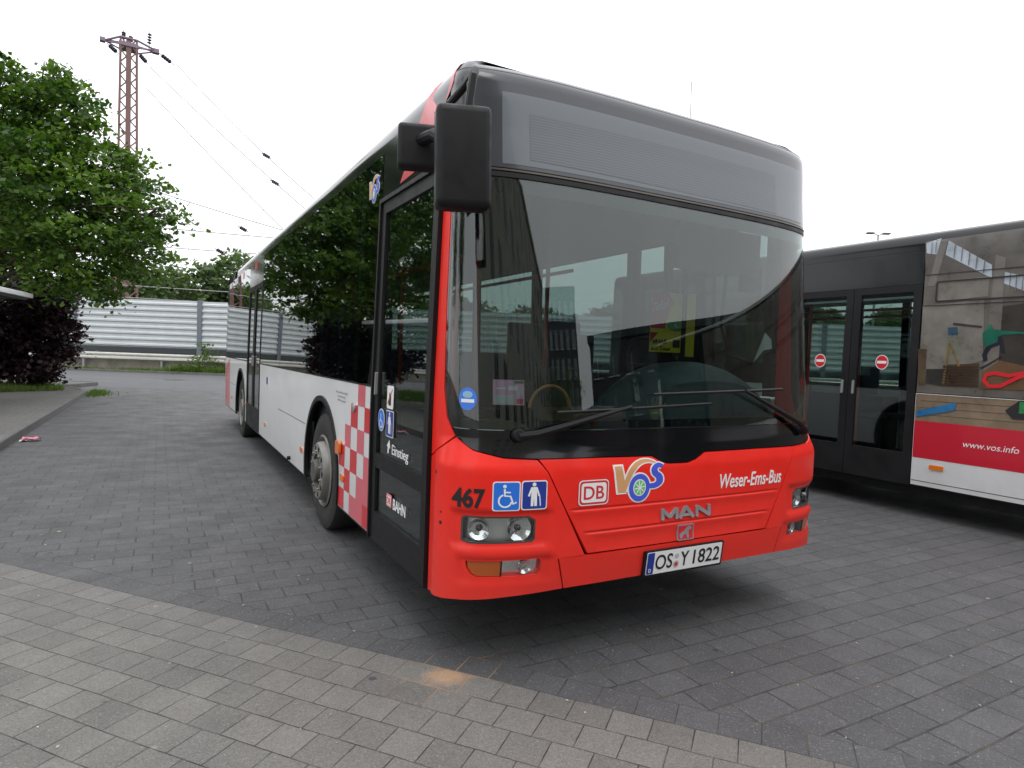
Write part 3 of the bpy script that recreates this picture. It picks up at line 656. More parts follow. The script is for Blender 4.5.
wire((-6, 46.9, 12.6), (14, 38, 7.2), .3, 'long wire crossing from behind the maple towards the bus roof')
wire((-8, 48.5, 9.4), (14, 38, 8.4), .15, 'nearly level railway wire, upper one of the close pair')
wire((-8, 48.5, 8.0), (14, 38, 7.4), .1, 'nearly level railway wire, lower one of the close pair')
wire((-8, 48.5, 5.3), (14, 38, 4.7), .0, 'level contact wire low over the far trees')
wire((-8, 48.5, 4.5), (14, 38, 4.0), .0, 'lowest level wire just above the barrier')
wire((.5, 45.3, 16.0), (.42, 45.2, 7.2), 0, 'vertical hanger wire left of the others', .012)
wire((3.5, 43.5, 12.1), (3.6, 43.4, 6.4), 0, 'vertical hanger wire carrying an insulator', .012)
wire((5.3, 42.5, 12.2), (2.5, 43.8, 7.4), 1.0, 'curved jumper wire hanging from the slanting wires', .012)
wire((5.3, 42.6, 12.0), (8.0, 41.2, 8.2), .5, 'curved jumper wire dropping behind the bus roof', .012)
for p_, l_ in (((4.9, 43.43, 14.2), 'small insulator on the uppermost slanting wire'), ((5.4, 42.83, 12.38), 'small insulator on the middle slanting wire'), ((3.55, 43.4, 9.2), 'string insulator on the vertical hanger wire'), ((2.2, 43.63, 7.62), 'dark insulator low over the far trees')): disc_ins(p_, l_)
# station lamp post far right, twin arms
def lamp_post(p, h, label, name='street_lamp', arm=.72, az=None):
    root = empty(name, p); root.rotation_euler = (0, 0, math.atan2(RH.y, RH.x) if az is None else az); tag(root, label, 'street lamp', 'twin armed street lamps')
    mb = MB(); mb.tube([(0, 0, -.1), (0, 0, .9), (0, 0, h)], [.1, .085, .05], 12); mb.build('pole', mat('galvanised', (.3, .3, .3), .5, metal=.5), root)
    for s_ in (-1, 1):
        mb = MB(); mb.tube([(0, 0, h-.05), (s_*.25, 0, h+.06), (s_*arm*.5, 0, h+.08)], .03, 6); mb.box(min(s_*arm*.4, s_*arm), max(s_*arm*.4, s_*arm), -.13, .13, h+.03, h+.13); mb.build('lamp_head', mat('lamp_grey', (.10, .10, .11), .5), root, bevel=.02)
    return root
lamp_post((38.1, 22.0, 0), 9.9, 'far street lamp with twin flat heads above the right bus roof')
# ------------------------------------------------------------------ shelter
def shelter():
    root = empty('bus_shelter', (-5.1, 12.9, .12)); tag(root, 'bus shelter with thin white edged canopy at the left edge', 'bus shelter'); root.rotation_euler = (0, 0, R(-8))
    wm = mat('shelter_white', (.75, .76, .76), .4, noise=.04); sm = mat('shelter_steel', (.12, .12, .13), .45, metal=.5)
    mb = MB(); mb.box(-1.25, 1.2, -3.2, 2.2, 2.25, 2.35); mb.build('canopy', wm, root, bevel=.015)
    mb = MB(); mb.box(-1.2, 1.12, -3.1, 2.1, 2.20, 2.247); mb.build('soffit', mat('soffit_dark', (.04, .04, .045), .6), root)
    for y in (-2.9, 1.9):
        mb = MB(); mb.box(-1.1, -1.0, y-.05, y+.05, -.05, 2.2); mb.build('post', sm, root, bevel=.006)
    mb = MB(); mb.box(-1.08, -1.065, -2.8, 1.8, .25, 2.0); mb.build('glass_wall', GLD, root)
    mb = MB(); mb.box(-.95, -.55, -1.8, .8, .40, .45); mb.box(-.80, -.70, -1.5, -1.4, -.02, .40); mb.box(-.80, -.70, .4, .5, -.02, .40); mb.build('bench', sm, root)
shelter()

# ------------------------------------------------------------------ the buses
def wheel(parent, x, y, side, rear=False):
    """side -1 = outer face looks to -x"""
    w = empty('wheel', (x, y, .48)); w.parent = parent; ax = (side, 0, 0)
    mb = MB(); mb.lathe([(.285, -.27), (.44, -.27), (.475, -.24), (.484, -.14), (.484, -.03), (.472, .0), (.44, .015), (.36, .015), (.30, 0), (.285, -.02)], (0, 0, 0), ax, 64)
    for g in (-.19, -.135, -.08): mb.lathe([(.4845, g-.006), (.486, g), (.4845, g+.006)], (0, 0, 0), ax, 64)
    mb.build('tyre', TYRE, w)
    if not rear:
        mb = MB(); mb.lathe([(.288, -.25), (.288, -.01), (.300, .012), (.286, .022), (.268, .0), (.255, -.03), (.246, .01), (.238, .048), (.224, .062), (.150, .066), (.140, .066)], (0, 0, 0), ax, 64); mb.build('rim', RIM, w)
        mb = MB(); mb.lathe([(.142, .066), (.135, .05), (.10, .045), (.095, .085), (.085, .095), (.0, .097)], (0, 0, 0), ax, 32); mb.build('hub_cap', mat('hub_dark', (.10, .095, .09), .55, metal=.4, noise=.2), w)
        mb = MB()
        for k in range(10):
            a = 2*math.pi*k/10; mb.lathe([(.0, .001), (.022, .001), (.024, -.01)], (side*.0645, math.cos(a)*.192, math.sin(a)*.192), ax, 14)
        mb.build('hand_holes', mat('hole_black', (.006, .006, .006), .9), w)
        mb = MB()
        for k in range(10):
            a = 2*math.pi*(k+.5)/10; mb.lathe([(.0, .014), (.009, .014), (.011, .0)], (side*.066, math.cos(a)*.160, math.sin(a)*.165), ax, 6, False)
        mb.build('wheel_nuts', mat('nut_steel', (.25, .24, .22), .5, metal=.6), w)
    else:
        mb = MB(); mb.lathe([(.288, -.25), (.288, -.01), (.300, .012), (.286, .022), (.268, .0), (.262, -.10), (.24, -.13), (.15, -.12), (.145, .0), (.13, .02), (0, .022)], (0, 0, 0), ax, 64); mb.build('rim', RIM, w)
    return w
def seat_mesh(w=.44):
    mb = MB(); mb.box(-w/2, w/2, 0, .42, .0, .09); mb.box(-w/2, w/2, .40, .47, .02, .72); return mb
def arch_poly(y0, y1, zb, zt, yc, r, zc=.48):
    """side panel outline (door side) from y0 to y1 with a wheel arch cut at yc"""
    out = [(sd(y0), zb), (sd(y0), zt), (sd(y1), zt), (sd(y1), zb)]
    h = math.sqrt(max(0, r*r-(zb-zc)**2)); a0 = math.degrees(math.asin((zb-zc)/r)); k = 28
    arc = []
    for i in range(k+1):
        a = R(180-a0 + (a0*2-180)*i/k)     # from back of arch over the top to front
        arc.append((sd(yc - r*math.cos(a)), zc + r*math.sin(a)))
    return out + arc
def mirror_poly(p): return [(-a, b) for a, b in p][::-1]
MURAL = [
    ('ceiling', [(6.67, 2.797), (5.81, 2.806), (5.79, 2.447), (6.65, 2.458)]), ('skylight', [(6.66, 2.781), (6.52, 2.813), (6.54, 2.652), (6.65, 2.68)]),
    ('skylight', [(6.45, 2.78), (6.06, 2.501), (6.05, 2.375), (6.47, 2.643)]), ('skylight', [(5.95, 2.424), (5.79, 2.37), (5.78, 2.235), (5.95, 2.32)]),
    ('brick', [(6.65, 2.146), (6.1, 2.185), (6.07, 1.608), (6.63, 1.421)]), ('brick', [(6.54, 2.383), (6.07, 2.396), (6.07, 2.21), (6.53, 2.183)]),
    ('beam', [(6.52, 2.80), (6.45, 2.794), (6.55, 2.34), (6.62, 2.346)]), ('beam', [(6.03, 2.59), (5.95, 2.554), (5.94, 1.506), (6.06, 1.501)]),
    ('door', [(6.42, 1.944), (6.26, 1.962), (6.26, 1.604), (6.39, 1.601)]), ('bluep', [(6.4, 1.923), (6.31, 1.927), (6.3, 1.847), (6.39, 1.845)]),
    ('dark', [(5.94, 2.11), (5.77, 2.127), (5.30, 2.14), (5.30, 1.55), (5.74, 1.539), (5.94, 1.506)]), ('stairs', [(6.41, 1.558), (6.1, 1.58), (6.09, 1.352), (6.41, 1.346)]),
    ('under', [(6.57, 1.51), (6.41, 1.516), (6.41, 1.346), (6.56, 1.366)]), ('floorw', [(6.07, 1.501), (5.93, 1.612), (5.74, 1.565), (5.3, 1.54), (5.3, 1.345), (5.73, 1.348), (6.07, 1.339)]),
    ('crate', [(6.66, 1.711), (6.58, 1.712), (6.57, 1.35), (6.64, 1.35)]), ('ladder', [(6.38, 1.769), (6.36, 1.769), (6.39, 1.375), (6.41, 1.374)]), ('ladder', [(6.37, 1.769), (6.36, 1.769), (6.26, 1.549), (6.28, 1.542)]),
    ('rail', [(6.35, 1.97), (6.1, 1.931), (6.1, 1.914), (6.35, 1.947)]),
    ('bluestroke', [(6.63, 1.085), (6.27, 1.196), (6.28, 1.117), (6.64, 1.02)]), ('board', [(5.86, 1.155), (5.75, 1.300), (5.60, 1.30), (5.60, 1.09), (5.8, 1.083)]), ('wheelg', [(5.75, 1.243), (5.66, 1.258), (5.66, 1.143), (5.75, 1.14)]),
    ('head', [(6.06, 1.929), (6.04, 1.948), (6.02, 1.939), (6.01, 1.912), (6.03, 1.892), (6.05, 1.895)]),
    ('torso', [(6.05, 1.903), (6.01, 1.902), (5.94, 1.887), (5.79, 1.872), (5.66, 1.865), (5.66, 1.845), (5.79, 1.851), (5.91, 1.848), (5.95, 1.835), (5.96, 1.769), (6.06, 1.729), (6.08, 1.796), (6.09, 1.863)]),
    ('legs', [(6.05, 1.737), (5.96, 1.782), (5.96, 1.835), (5.93, 1.827), (5.9, 1.717), (5.9, 1.678), (5.93, 1.69), (5.94, 1.756), (6.01, 1.729), (6.04, 1.662), (6.03, 1.609), (6.06, 1.595), (6.08, 1.662)]),
    ('board', [(6.09, 1.54), (6.04, 1.569), (5.92, 1.651), (5.92, 1.641), (6.03, 1.556), (6.08, 1.527)])]
MCOL = {'base': (.17, .15, .13), 'ceiling': (.12, .105, .095), 'skylight': (.55, .62, .70), 'beam': (.22, .20, .18), 'brick': (.26, .235, .205), 'door': (.24, .235, .19), 'bluep': (.05, .10, .16), 'dark': (.055, .045, .04), 'stairs': (.10, .055, .03), 'under': (.04, .035, .03),
        'floorw': (.17, .09, .045), 'crate': (.13, .085, .05), 'ladder': (.25, .17, .06), 'rail': (.05, .045, .045), 'wood': (.30, .215, .14), 'bluestroke': (.03, .22, .50), 'board': (.03, .025, .025), 'wheelg': (.03, .35, .10), 'head': (.03, .22, .13), 'torso': (.012, .16, .10), 'legs': (.02, .02, .035)}
def mm(k): return mat('mural_'+k, tuple(.68*c for c in MCOL[k]), .3, coat=.35, coatr=.1, noise=.28, nscale=5)
def make_bus(variant, loc, label, name='city_bus'):
    root = empty(name, loc); tag(root, label, 'bus')
    hero = variant == 'red'
    B = root
    LZ = .33; TB = 1.265; ws = 2.62
    G = .004                       # half seam between panels
    # ---- front
    topc = [(-1.42, 2.30), (-1.42, 1.75), (-1.40, 1.32), (-1.362, 1.19), (-1.30, 1.108), (-1.19, 1.052), (-1.055, 1.022), (-.895, 1.014)]
    hood_top = [(-.888, 1.014), (-.56, 1.012), (-.24, 1.006), (-.184, .977), (-.132, .964), (.0, .962), (.061, .977), (.131, 1.012), (.56, 1.014), (.888, 1.015)]
    zl = [.770+k for k in (-.012, -.007, -.004, 0, .004, .007, .012)] + [.655+k for k in (-.012, -.007, -.004, 0, .004, .007, .012)]
    # corner pieces
    hl = [(-1.236, .64), (-1.20, .629), (-.915, .631), (-.898, .645), (-.898, .735), (-.93, .755), (-1.225, .757), (-1.236, .745)]
    fg = [(-1.160, .476), (-.872, .474), (-.862, .486), (-.862, .540), (-.875, .552), (-1.212, .550), (-1.205, .515), (-1.185, .487)]
    corner = [(-1.53, .315), (-1.42, .335), (-1.25, .366), (-1.03, .382), (-.740, .395), (-.781, .459), (-.782, .545), (-.636, .549), (-.752, .77), (-.852, .958)] + topc[::-1][:4] + [(-1.372, 1.052), (-1.53, .985)]
    corner = [(-1.53, .315), (-1.42, .335), (-1.25, .366), (-1.03, .382), (-.742, .395), (-.783, .545), (-.636, .549), (-.752, .77), (-.852, .958), (-.898, 1.012), (-1.055, 1.020), (-1.19, 1.050), (-1.288, 1.103), (-1.372, 1.050), (-1.53, .985)]
    bm_ = RED if hero else WHITE
    for sgn in (1, -1):
        f = (lambda p: p) if sgn == 1 else mirror_poly
        c = patch('front_corner', f(corner), bm_, B, 0, .03, .028, holes=[f(hl), f(fg)])
        patch('front_pillar', f([(-1.53, .993), (-1.378, 1.057), (-1.296, 1.110), (-1.362, 1.19), (-1.40, 1.32), (-1.42, 1.75), (-1.42, 2.335), (-1.53, 2.335)]), bm_, B, 0, .02, .03)
        # headlight unit
        h = patch('headlight', f([(-1.25, .615), (-.885, .615), (-.885, .77), (-1.25, .77)]), LAMPG, B, -.040, .003, .03)
        for cs, r_ in ((-1.165, .048), (-.975, .056)):
            cs *= sgn; p0 = P3(cs, .692, -.042); nv = Vector(nrm(cs, .69).tolist()); mb = MB()
            mb.lathe([(.012, .004), (.03, .008), (r_*.8, .014), (r_, .024), (r_+.002, .025), (r_+.002, .0)], p0, nv, 28); mb.build('reflector', CHROME, h)
            mb = MB(); mb.lathe([(0, .020), (.007, .018), (.012, .013), (.012, .0)], p0, nv, 14); mb.build('bulb', mat('bulb_dark', (.05, .05, .055), .2, metal=.6), h)
        patch('rim', f(hl), mat('lamp_rim', (.05, .05, .05), .4), h, -.001, .030, .03, holes=[f([( -1.226, .648), (-1.198, .637), (-.918, .639), (-.907, .649), (-.907, .731), (-.934, .747), (-1.220, .749), (-1.226, .74)])])
        patch('lens', f([(-1.226, .648), (-1.198, .637), (-.918, .639), (-.907, .649), (-.907, .731), (-.934, .747), (-1.220, .749), (-1.226, .74)]), GLL, h, -.003, .003, .03)
        # indicator + fog lamp
        k = patch('indicator', f([(-1.157, .479), (-1.058, .478), (-1.058, .549), (-1.206, .547), (-1.200, .515), (-1.181, .489)]), ORANGED, B, -.006, .02, .02)
        g = patch('fog_lamp', f([(-1.054, .476), (-.872, .475), (-.864, .488), (-.864, .538), (-.876, .550), (-1.054, .551)]), CHROME, B, -.030, .01, .03)
        p0 = P3(-.94*sgn, .513, -.029); mb = MB(); mb.lathe([(.01, .002), (.02, .004), (.030, .014), (.033, .016), (.033, 0)], p0, Vector(nrm(-.93*sgn, .513).tolist()), 24); mb.build('reflector', CHROME, g)
        patch('lens', f([(-1.050, .480), (-.874, .479), (-.868, .49), (-.868, .536), (-.878, .547), (-1.050, .548)]), GLL, g, -.004, .003, .03)
        patch('divider', f([(-1.057, .476), (-1.051, .476), (-1.051, .551), (-1.057, .551)]), BLACKM, g, -.003, .03, .03)
        for (a, z_) in ((-1.40, .93), (-1.335, .705), (-1.335, .755)):
            patch('screw_cap', f(ell(a, z_, .009 if z_ != .755 else .005, .009 if z_ != .755 else .005, 12)), DECK, B, .0015, .002, .02)
    patch('front_flap', [(-.620, .557), (.620, .557), (.744, .77), (.844, .955), (.888, 1.012)] + [(a, b_) for a, b_ in hood_top[::-1][1:]] + [(-.844, .955), (-.744, .77)], bm_, B, 0, .025, .04, zl=zl)
    patch('bumper', [(-.734, .395), (-.4, .398), (0, .40), (.4, .398), (.734, .395), (.775, .545), (.2, .549), (-.2, .549), (-.775, .545)], bm_, B, 0, .03, .045)
    # dark shell behind the front, so the seams read black
    patch('front_shell', [(-1.50, .34), (-1.2, .40), (-.7, .42), (.7, .42), (1.2, .40), (1.50, .34), (1.50, 1.10), (1.30, 1.10), (1.2, 1.05), (-1.2, 1.05), (-1.30, 1.10), (-1.50, 1.10)], DARK, B, -.075, .01, .05)
    low = [(-1.406, 1.335), (-1.366, 1.195), (-1.304, 1.112), (-1.192, 1.056), (-1.056, 1.026), (-.895, 1.019), (-.56, 1.017), (-.24, 1.011), (-.184, .982), (-.132, .969), (0, .967), (.061, .982), (.131, 1.017), (.56, 1.019), (.895, 1.019), (1.056, 1.026), (1.192, 1.056), (1.304, 1.112), (1.366, 1.195), (1.406, 1.335)]
    patch('windscreen_base', [(-1.335, 1.145)] + low[2:-2] + [(1.335, 1.145)], BLACKP, B, -.004, .03, .04)
    wsc = [(-1.338, 1.150), (1.338, 1.150), (1.368, 1.195), (1.408, 1.335), (1.424, 1.75), (1.424, 2.318), (-1.424, 2.318), (-1.424, 1.75), (-1.408, 1.335), (-1.368, 1.195)]
    inner = [(-1.30, 1.19), (1.30, 1.19), (1.345, 1.30), (1.375, 1.75), (1.375, 2.25), (-1.375, 2.25), (-1.375, 1.75), (-1.345, 1.30)]
    ws_o = patch('windscreen', wsc, GLW, B, -.002, .006, .03)
    patch('ceramic_edge', wsc, BLACKP, ws_o, -.009, .004, .04, holes=[inner])
    patch('divider_strip', [(-1.50, 2.322), (1.50, 2.322), (1.50, 2.345), (-1.50, 2.345)], RUBBER, B, .002, .02, .03)
    patch('divider_strip', [(-1.42, 2.351), (1.42, 2.351), (1.42, 2.360), (-1.42, 2.360)], mat('bronze_trim', (.10, .085, .07), .3, metal=.6), B, .004, .02, .03)
    mk = (.915, .30)
    patch('destination_panel', [(-1.50, 2.366), (1.50, 2.366), (1.50, 2.825), (-1.50, 2.825)], GREYF, B, 0, .02, .03)
    dpn = patch('destination_display', [(-1.06, 2.385), (1.12, 2.385), (1.12, 2.715), (-1.06, 2.725)], GREYI, B, .0015, .004, .03)
    m = mat('display_louvres', (.12, .135, .15), .3, coat=.25, coatr=.05)
    if not m.get('done'):
        t = m.node_tree; bs = t.nodes['Principled BSDF']; tcn = t.nodes.new('ShaderNodeTexCoord'); sxx = t.nodes.new('ShaderNodeSeparateXYZ'); t.links.new(tcn.outputs['Object'], sxx.inputs[0])
        q1 = t.nodes.new('ShaderNodeMath'); q1.operation = 'MULTIPLY'; q1.inputs[1].default_value = 2*math.pi/.0135; t.links.new(sxx.outputs[2], q1.inputs[0]); q2 = t.nodes.new('ShaderNodeMath'); q2.operation = 'SINE'; t.links.new(q1.outputs[0], q2.inputs[0])
        q3 = t.nodes.new('ShaderNodeMapRange'); q3.inputs[1].default_value = -.2; q3.inputs[2].default_value = .6; t.links.new(q2.outputs[0], q3.inputs[0])
        xx = t.nodes.new('ShaderNodeMix'); xx.data_type = 'RGBA'; xx.inputs[6].default_value = (.085, .099, .115, 1); xx.inputs[7].default_value = (.115, .132, .15, 1); t.links.new(q3.outputs[0], xx.inputs[0]); t.links.new(xx.outputs[2], bs.inputs['Base Color']); m['done'] = 1
    patch('matrix', [(-.915, 2.415), (.80, 2.395), (.80, 2.630), (-.915, 2.640)], m, dpn, .0028, .002, .03)
    # ---- roof
    zs = [2.715, 2.73, 2.75, 2.77, 2.79, 2.81, 2.825, 2.84, 2.85, 2.86, 2.868, 2.874, 2.882, 2.889, 2.895, 2.899, 2.902, ZT]
    ss = [so_(BL), so_(10), so_(8), so_(6), so_(4), so_(2), so_(1)] + list(np.linspace(so_(.5), 0, 60)); ss = ss + [-a for a in ss[::-1][1:]]
    V = []; Nn = []
    nS = len(ss)
    for z in zs:
        A = raw(np.array(ss), np.full(nS, z), -.006); V += A.tolist(); nn_ = nrm(np.array(ss), np.full(nS, min(z, ZT-.006)))
        k_ = float(smst((z-2.868)/(ZT-2.868))); nn_ = nn_*(1-k_)+np.array([0, 0, 1.])*k_; Nn += (nn_/np.linalg.norm(nn_, axis=1, keepdims=True)).tolist()
    F = []; NF = []
    for i in range(len(zs)-1):
        for j in range(nS-1):
            q = (i*nS+j, (i+1)*nS+j, (i+1)*nS+j+1, i*nS+j+1); F.append(q); NF.append([Nn[x] for x in q])
    k0 = (len(zs)-1)*nS; h = (nS-1)//2
    kc = len(V)
    for j in range(h+1):
        a, b_ = Vector(V[k0+j]), Vector(V[k0+nS-1-j]); c = (a+b_)/2; c.z += (2.925-c.z)*float(smst((c.y-.75)/2)); V.append(tuple(c)); Nn.append((0, 0, 1))
    for j in range(h):
        F.append((k0+j+1, kc+j+1, kc+j, k0+j)); NF.append(None)
        F.append((kc+j+1, k0+nS-2-j, k0+nS-1-j, kc+j)); NF.append(None)
    rearr = [i*nS for i in range(len(zs))] + [kc] + [i*nS+nS-1 for i in range(len(zs))[::-1]]
    F.append(tuple(rearr)); NF.append(None)
    ro = finish('roof', V, F, NF, ROOFG, B); ro.data.materials.append(BLACKP)
    for i in range(len(zs)-1):
        for j in range(nS-1):
            if (abs(ss[j]) > SC+.02 and abs(ss[j+1]) > SC+.02 and zs[i] < 2.888) or not hero: ro.data.polygons[i*(nS-1)+j].material_index = 1
    patch('roof_seam', [(-1.50, 2.826), (1.50, 2.826), (1.50, 2.831), (-1.50, 2.831)], DECK, B, .001, .004, .03)
    # ---- sides
    def skirt(f, m_, y0):
        patch('side_panel', f(arch_poly(y0, 6.655, LZ, TB-.006, 2.92, .615)), m_, B, 0, .01)
        patch('side_panel', f(arch_poly(8.135, BL, LZ, TB-.006, 8.93, .64)), m_, B, 0, .01)
        for yc_, r_ in ((2.92, .615), (8.93, .64)):
            o_ = []; i_ = []
            a0 = math.degrees(math.asin((LZ-.48)/r_))
            for k in range(33):
                a = R(180-a0+(a0*2-180)*k/32); o_.append((sd(yc_-(r_+.012)*math.cos(a)), .48+(r_+.012)*math.sin(a))); i_.append((sd(yc_-(r_-.03)*math.cos(a)), .48+(r_-.03)*math.sin(a)))
            patch('arch_trim', f(o_ + i_[::-1]), RUBBER, B, .014, .03)
    skirt(lambda p: p, WHITE, 1.475); skirt(mirror_poly, WHITE, .475)
    patch('side_panel', mirror_poly([(sd(6.665), LZ), (sd(6.665), TB-.006), (sd(8.125), TB-.006), (sd(8.125), LZ)]), WHITE, B, 0, .01)
    patch('belt_strip', [(sd(1.475), TB-.005), (sd(6.655), TB-.005), (sd(6.655), TB+.004), (sd(1.475), TB+.004)], RUBBER, B, .002, .01)
    patch('belt_strip', [(sd(8.135), TB-.005), (sd(BL), TB-.005), (sd(BL), TB+.004), (sd(8.135), TB+.004)], RUBBER, B, .002, .01)
    # lower edge and inner skins
    for f in ((lambda p: p), mirror_poly):
        for a, b_ in ((1.475, 2.31), (3.53, 6.655), (8.135, 8.29), (9.57, BL)):
            patch('sill', f([(sd(a), .315), (sd(a), LZ-.001), (sd(b_), LZ-.001), (sd(b_), .315)]), BLACKM, B, -.003, .03)
    for f, y0s in (((lambda p: p), ((1.48, 2.2), (3.62, 6.65), (8.14, 8.2), (9.64, BL))), (mirror_poly, ((.48, 2.2), (3.62, 8.2), (9.64, BL)))):
        for a, b_ in y0s: patch('inner_lining', f([(sd(a), .35), (sd(a), TB), (sd(b_), TB), (sd(b_), .35)]), INTG, B, -.05, .02)
    # side glazing
    panes = [(1.485, 1.965), (1.975, 3.60), (3.61, 5.12), (5.13, 6.655), (8.135, 9.80), (9.81, 11.45)]
    for a, b_ in panes:
        patch('window', [(sd(a), TB+.008), (sd(a), 2.712), (sd(b_), 2.712), (sd(b_), TB+.008)], GLS, B, 0, .006)
    for a, b_ in [(.60, 1.965)] + panes[1:4] + [(6.665, 8.125)] + panes[4:]:
        patch('window', mirror_poly([(sd(a), TB+.008), (sd(a), 2.712), (sd(b_), 2.712), (sd(b_), TB+.008)]), GLS, B, 0, .006)
    mbp = [(1.50, 1.56), (1.90, 2.03), (3.53, 3.68), (5.05, 5.20), (6.56, 6.65), (8.14, 8.24), (9.72, 9.88), (11.3, BL)]
    for i, (a, b_) in enumerate(mbp):
        patch('window_pillar', [(sd(a), TB-.02), (sd(a), 2.70), (sd(b_), 2.70), (sd(b_), TB-.02)], BLACKM, B, -.012, .05)
        patch('window_pillar', mirror_poly([(sd(a), TB-.02), (sd(a), 2.70), (sd(b_), 2.70), (sd(b_), TB-.02)]), BLACKM, B, -.012, .05)
    for f in ((lambda p: p), mirror_poly):
        patch('window_header', f([(sd(.5), 2.44), (sd(.5), 2.705), (sd(BL), 2.705), (sd(BL), 2.44)]), BLACKM, B, -.012, .03)
    patch('side_fascia', [(sd(.47), 2.435), (sd(.47), 2.712), (sd(1.475), 2.712), (sd(1.475), 2.435)], BLACKP, B, 0, .008)
    patch('side_fascia', [(sd(6.665), 2.375), (sd(6.665), 2.712), (sd(8.125), 2.712), (sd(8.125), 2.375)], BLACKP, B, 0, .008)
    patch('side_fascia', [(sd(11.46), TB+.008), (sd(11.46), 2.712), (sd(BL), 2.712), (sd(BL), TB+.008)], BLACKP, B, 0, .008)
    patch('side_fascia', mirror_poly([(sd(.475), TB+.008), (sd(.475), 2.712), (sd(.592), 2.712), (sd(.592), TB+.008)]), BLACKP, B, 0, .008)
    patch('side_fascia', mirror_poly([(sd(11.46), TB+.008), (sd(11.46), 2.712), (sd(BL), 2.712), (sd(BL), TB+.008)]), BLACKP, B, 0, .008)
    # front door: one framed leaf
    dr = patch('door', [(sd(.475), .315), (sd(.475), 2.43), (sd(1.47), 2.43), (sd(1.47), .315)], RUBBER, B, .006, .035, holes=[[(sd(.585), .50), (sd(.585), .775), (sd(1.375), .775), (sd(1.375), .50)], [(sd(.585), .865), (sd(.585), 2.33), (sd(1.375), 2.33), (sd(1.375), .865)]])
    patch('glass', [(sd(.58), .495), (sd(.58), .78), (sd(1.38), .78), (sd(1.38), .495)], GLD, dr, -.008, .006)
    patch('glass', [(sd(.58), .86), (sd(.58), 2.335), (sd(1.38), 2.335), (sd(1.38), .86)], GLD, dr, -.008, .006)
    patch('weather_seal', [(sd(.478), .32), (sd(.478), 2.425), (sd(.50), 2.425), (sd(.50), .32)], BLACKM, dr, .022, .02)
    patch('weather_seal', [(sd(1.445), .32), (sd(1.445), 2.425), (sd(1.467), 2.425), (sd(1.467), .32)], BLACKM, dr, .022, .02)
    patch('weather_seal', [(sd(.50), 2.40), (sd(.50), 2.425), (sd(1.445), 2.425), (sd(1.445), 2.40)], BLACKM, dr, .022, .02)
    patch('handle', rect(sd(1.40), sd(1.385), 1.22, 1.36, .007), mat('galvanised', (.3, .3, .3), .5, metal=.5), dr, .02, .02)
    # middle door: two leaves
    for a, b_ in ((6.665, 7.392), (7.398, 8.125)):
        dm = patch('door', [(sd(a), .315), (sd(a), 2.37), (sd(b_), 2.37), (sd(b_), .315)], RUBBER, B, .004, .035, holes=[[(sd(a+.085), .64), (sd(a+.085), 2.30), (sd(b_-.085), 2.30), (sd(b_-.085), .64)]])
        patch('glass', [(sd(a+.08), .635), (sd(a+.08), 2.305), (sd(b_-.08), 2.305), (sd(b_-.08), .635)], GLD, dm, -.008, .006)
        q = b_-.055 if a < 7 else a+.055
        q = a+.665 if a < 7 else a+.06
        patch('handle', rect(sd(q+.012), sd(q-.012), 1.21, 1.36, .01), mat('galvanised', (.3, .3, .3), .5, metal=.5), dm, .018, .02)
        if not hero:
            patch('grab_bar', [(sd(a+.085), 2.325-.09), (sd(a+.085), 2.35-.09), (sd(b_-.085), 2.35-.09), (sd(b_-.085), 2.325-.09)], mat('bar_grey', (.3, .31, .32), .4), dm, -.02, .02)
    # rear end
    mb = MB(); mb.box(-1.235, 1.235, BL-.02, BL+.03, .36, 1.6); mb.build('rear_panel', RED if hero else WHITE, B, bevel=.02)
    mb = MB(); mb.box(-1.20, 1.20, BL-.02, BL+.02, 1.605, 2.66); mb.build('rear_window', BLACKP, B, bevel=.02)
    for sx_ in (-1, 1):
        for zz in (.75, .95, 1.15): mb = MB(); mb.lathe([(0, .02), (.05, .018), (.06, 0)], (sx_*1.05, BL+.03, zz), (0, 1, 0), 18); mb.build('tail_lamp', DECR if zz < 1.1 else ORANGE, B)
    # floor, ceiling, underbody, wheel boxes
    mb = MB(); mb.box(-1.19, 1.19, .45, BL-.05, .35, .38); mb.build('floor', INTD, B)
    mb = MB(); mb.box(-1.10, 1.10, .9, 2.1, .24, .345); mb.box(-1.0, 1.0, .35, .9, .345, .36); mb.box(-1.12, 1.12, 3.75, 8.0, .2, .345); mb.box(-1.12, 1.12, 9.9, BL-.3, .25, .345); mb.box(-.8, .8, 2.1, 3.75, .2, .345); mb.box(-.7, .7, 8.0, 9.9, .2, .345); mb.build('underbody', DARK, B)
    mb = MB(); mb.box(-1.16, 1.16, .6, BL-.08, 2.44, 2.47); mb.build('ceiling', mat('ceiling_panel', (.12, .125, .125), .6), B)
    for (y0, y1) in ((2.25, 3.6), (8.2, 9.65)):
        for sx_ in (-1, 1): mb = MB(); a, b_ = sorted((sx_*1.17, sx_*.78)); mb.box(a, b_, y0, y1, .38, 1.12); mb.build('wheel_box', INTD, B, bevel=.03)
    for y, rr in ((2.92, False), (8.93, True)):
        for sx_ in (-1, 1): wheel(B, sx_*1.215, y, sx_, rr)
    # seats
    sm0 = None
    for row, y in enumerate((3.75, 4.55, 5.35, 9.9, 10.6)):
        for x in (-.95, -.50, .50, .95):
            if sm0 is None:
                mb = seat_mesh(); sm0 = mb.build('seat', SEATM, B, bevel=.03); st = sm0
            else: st = bpy.data.objects.new('seat', sm0.data); C.objects.link(st); st.parent = B
            st.location = (x, y, .80)
    for y in (2.3, 2.95):
        for x in (-.95, .95): st = bpy.data.objects.new('seat', sm0.data); C.objects.link(st); st.parent = B; st.location = (x, y, 1.12)
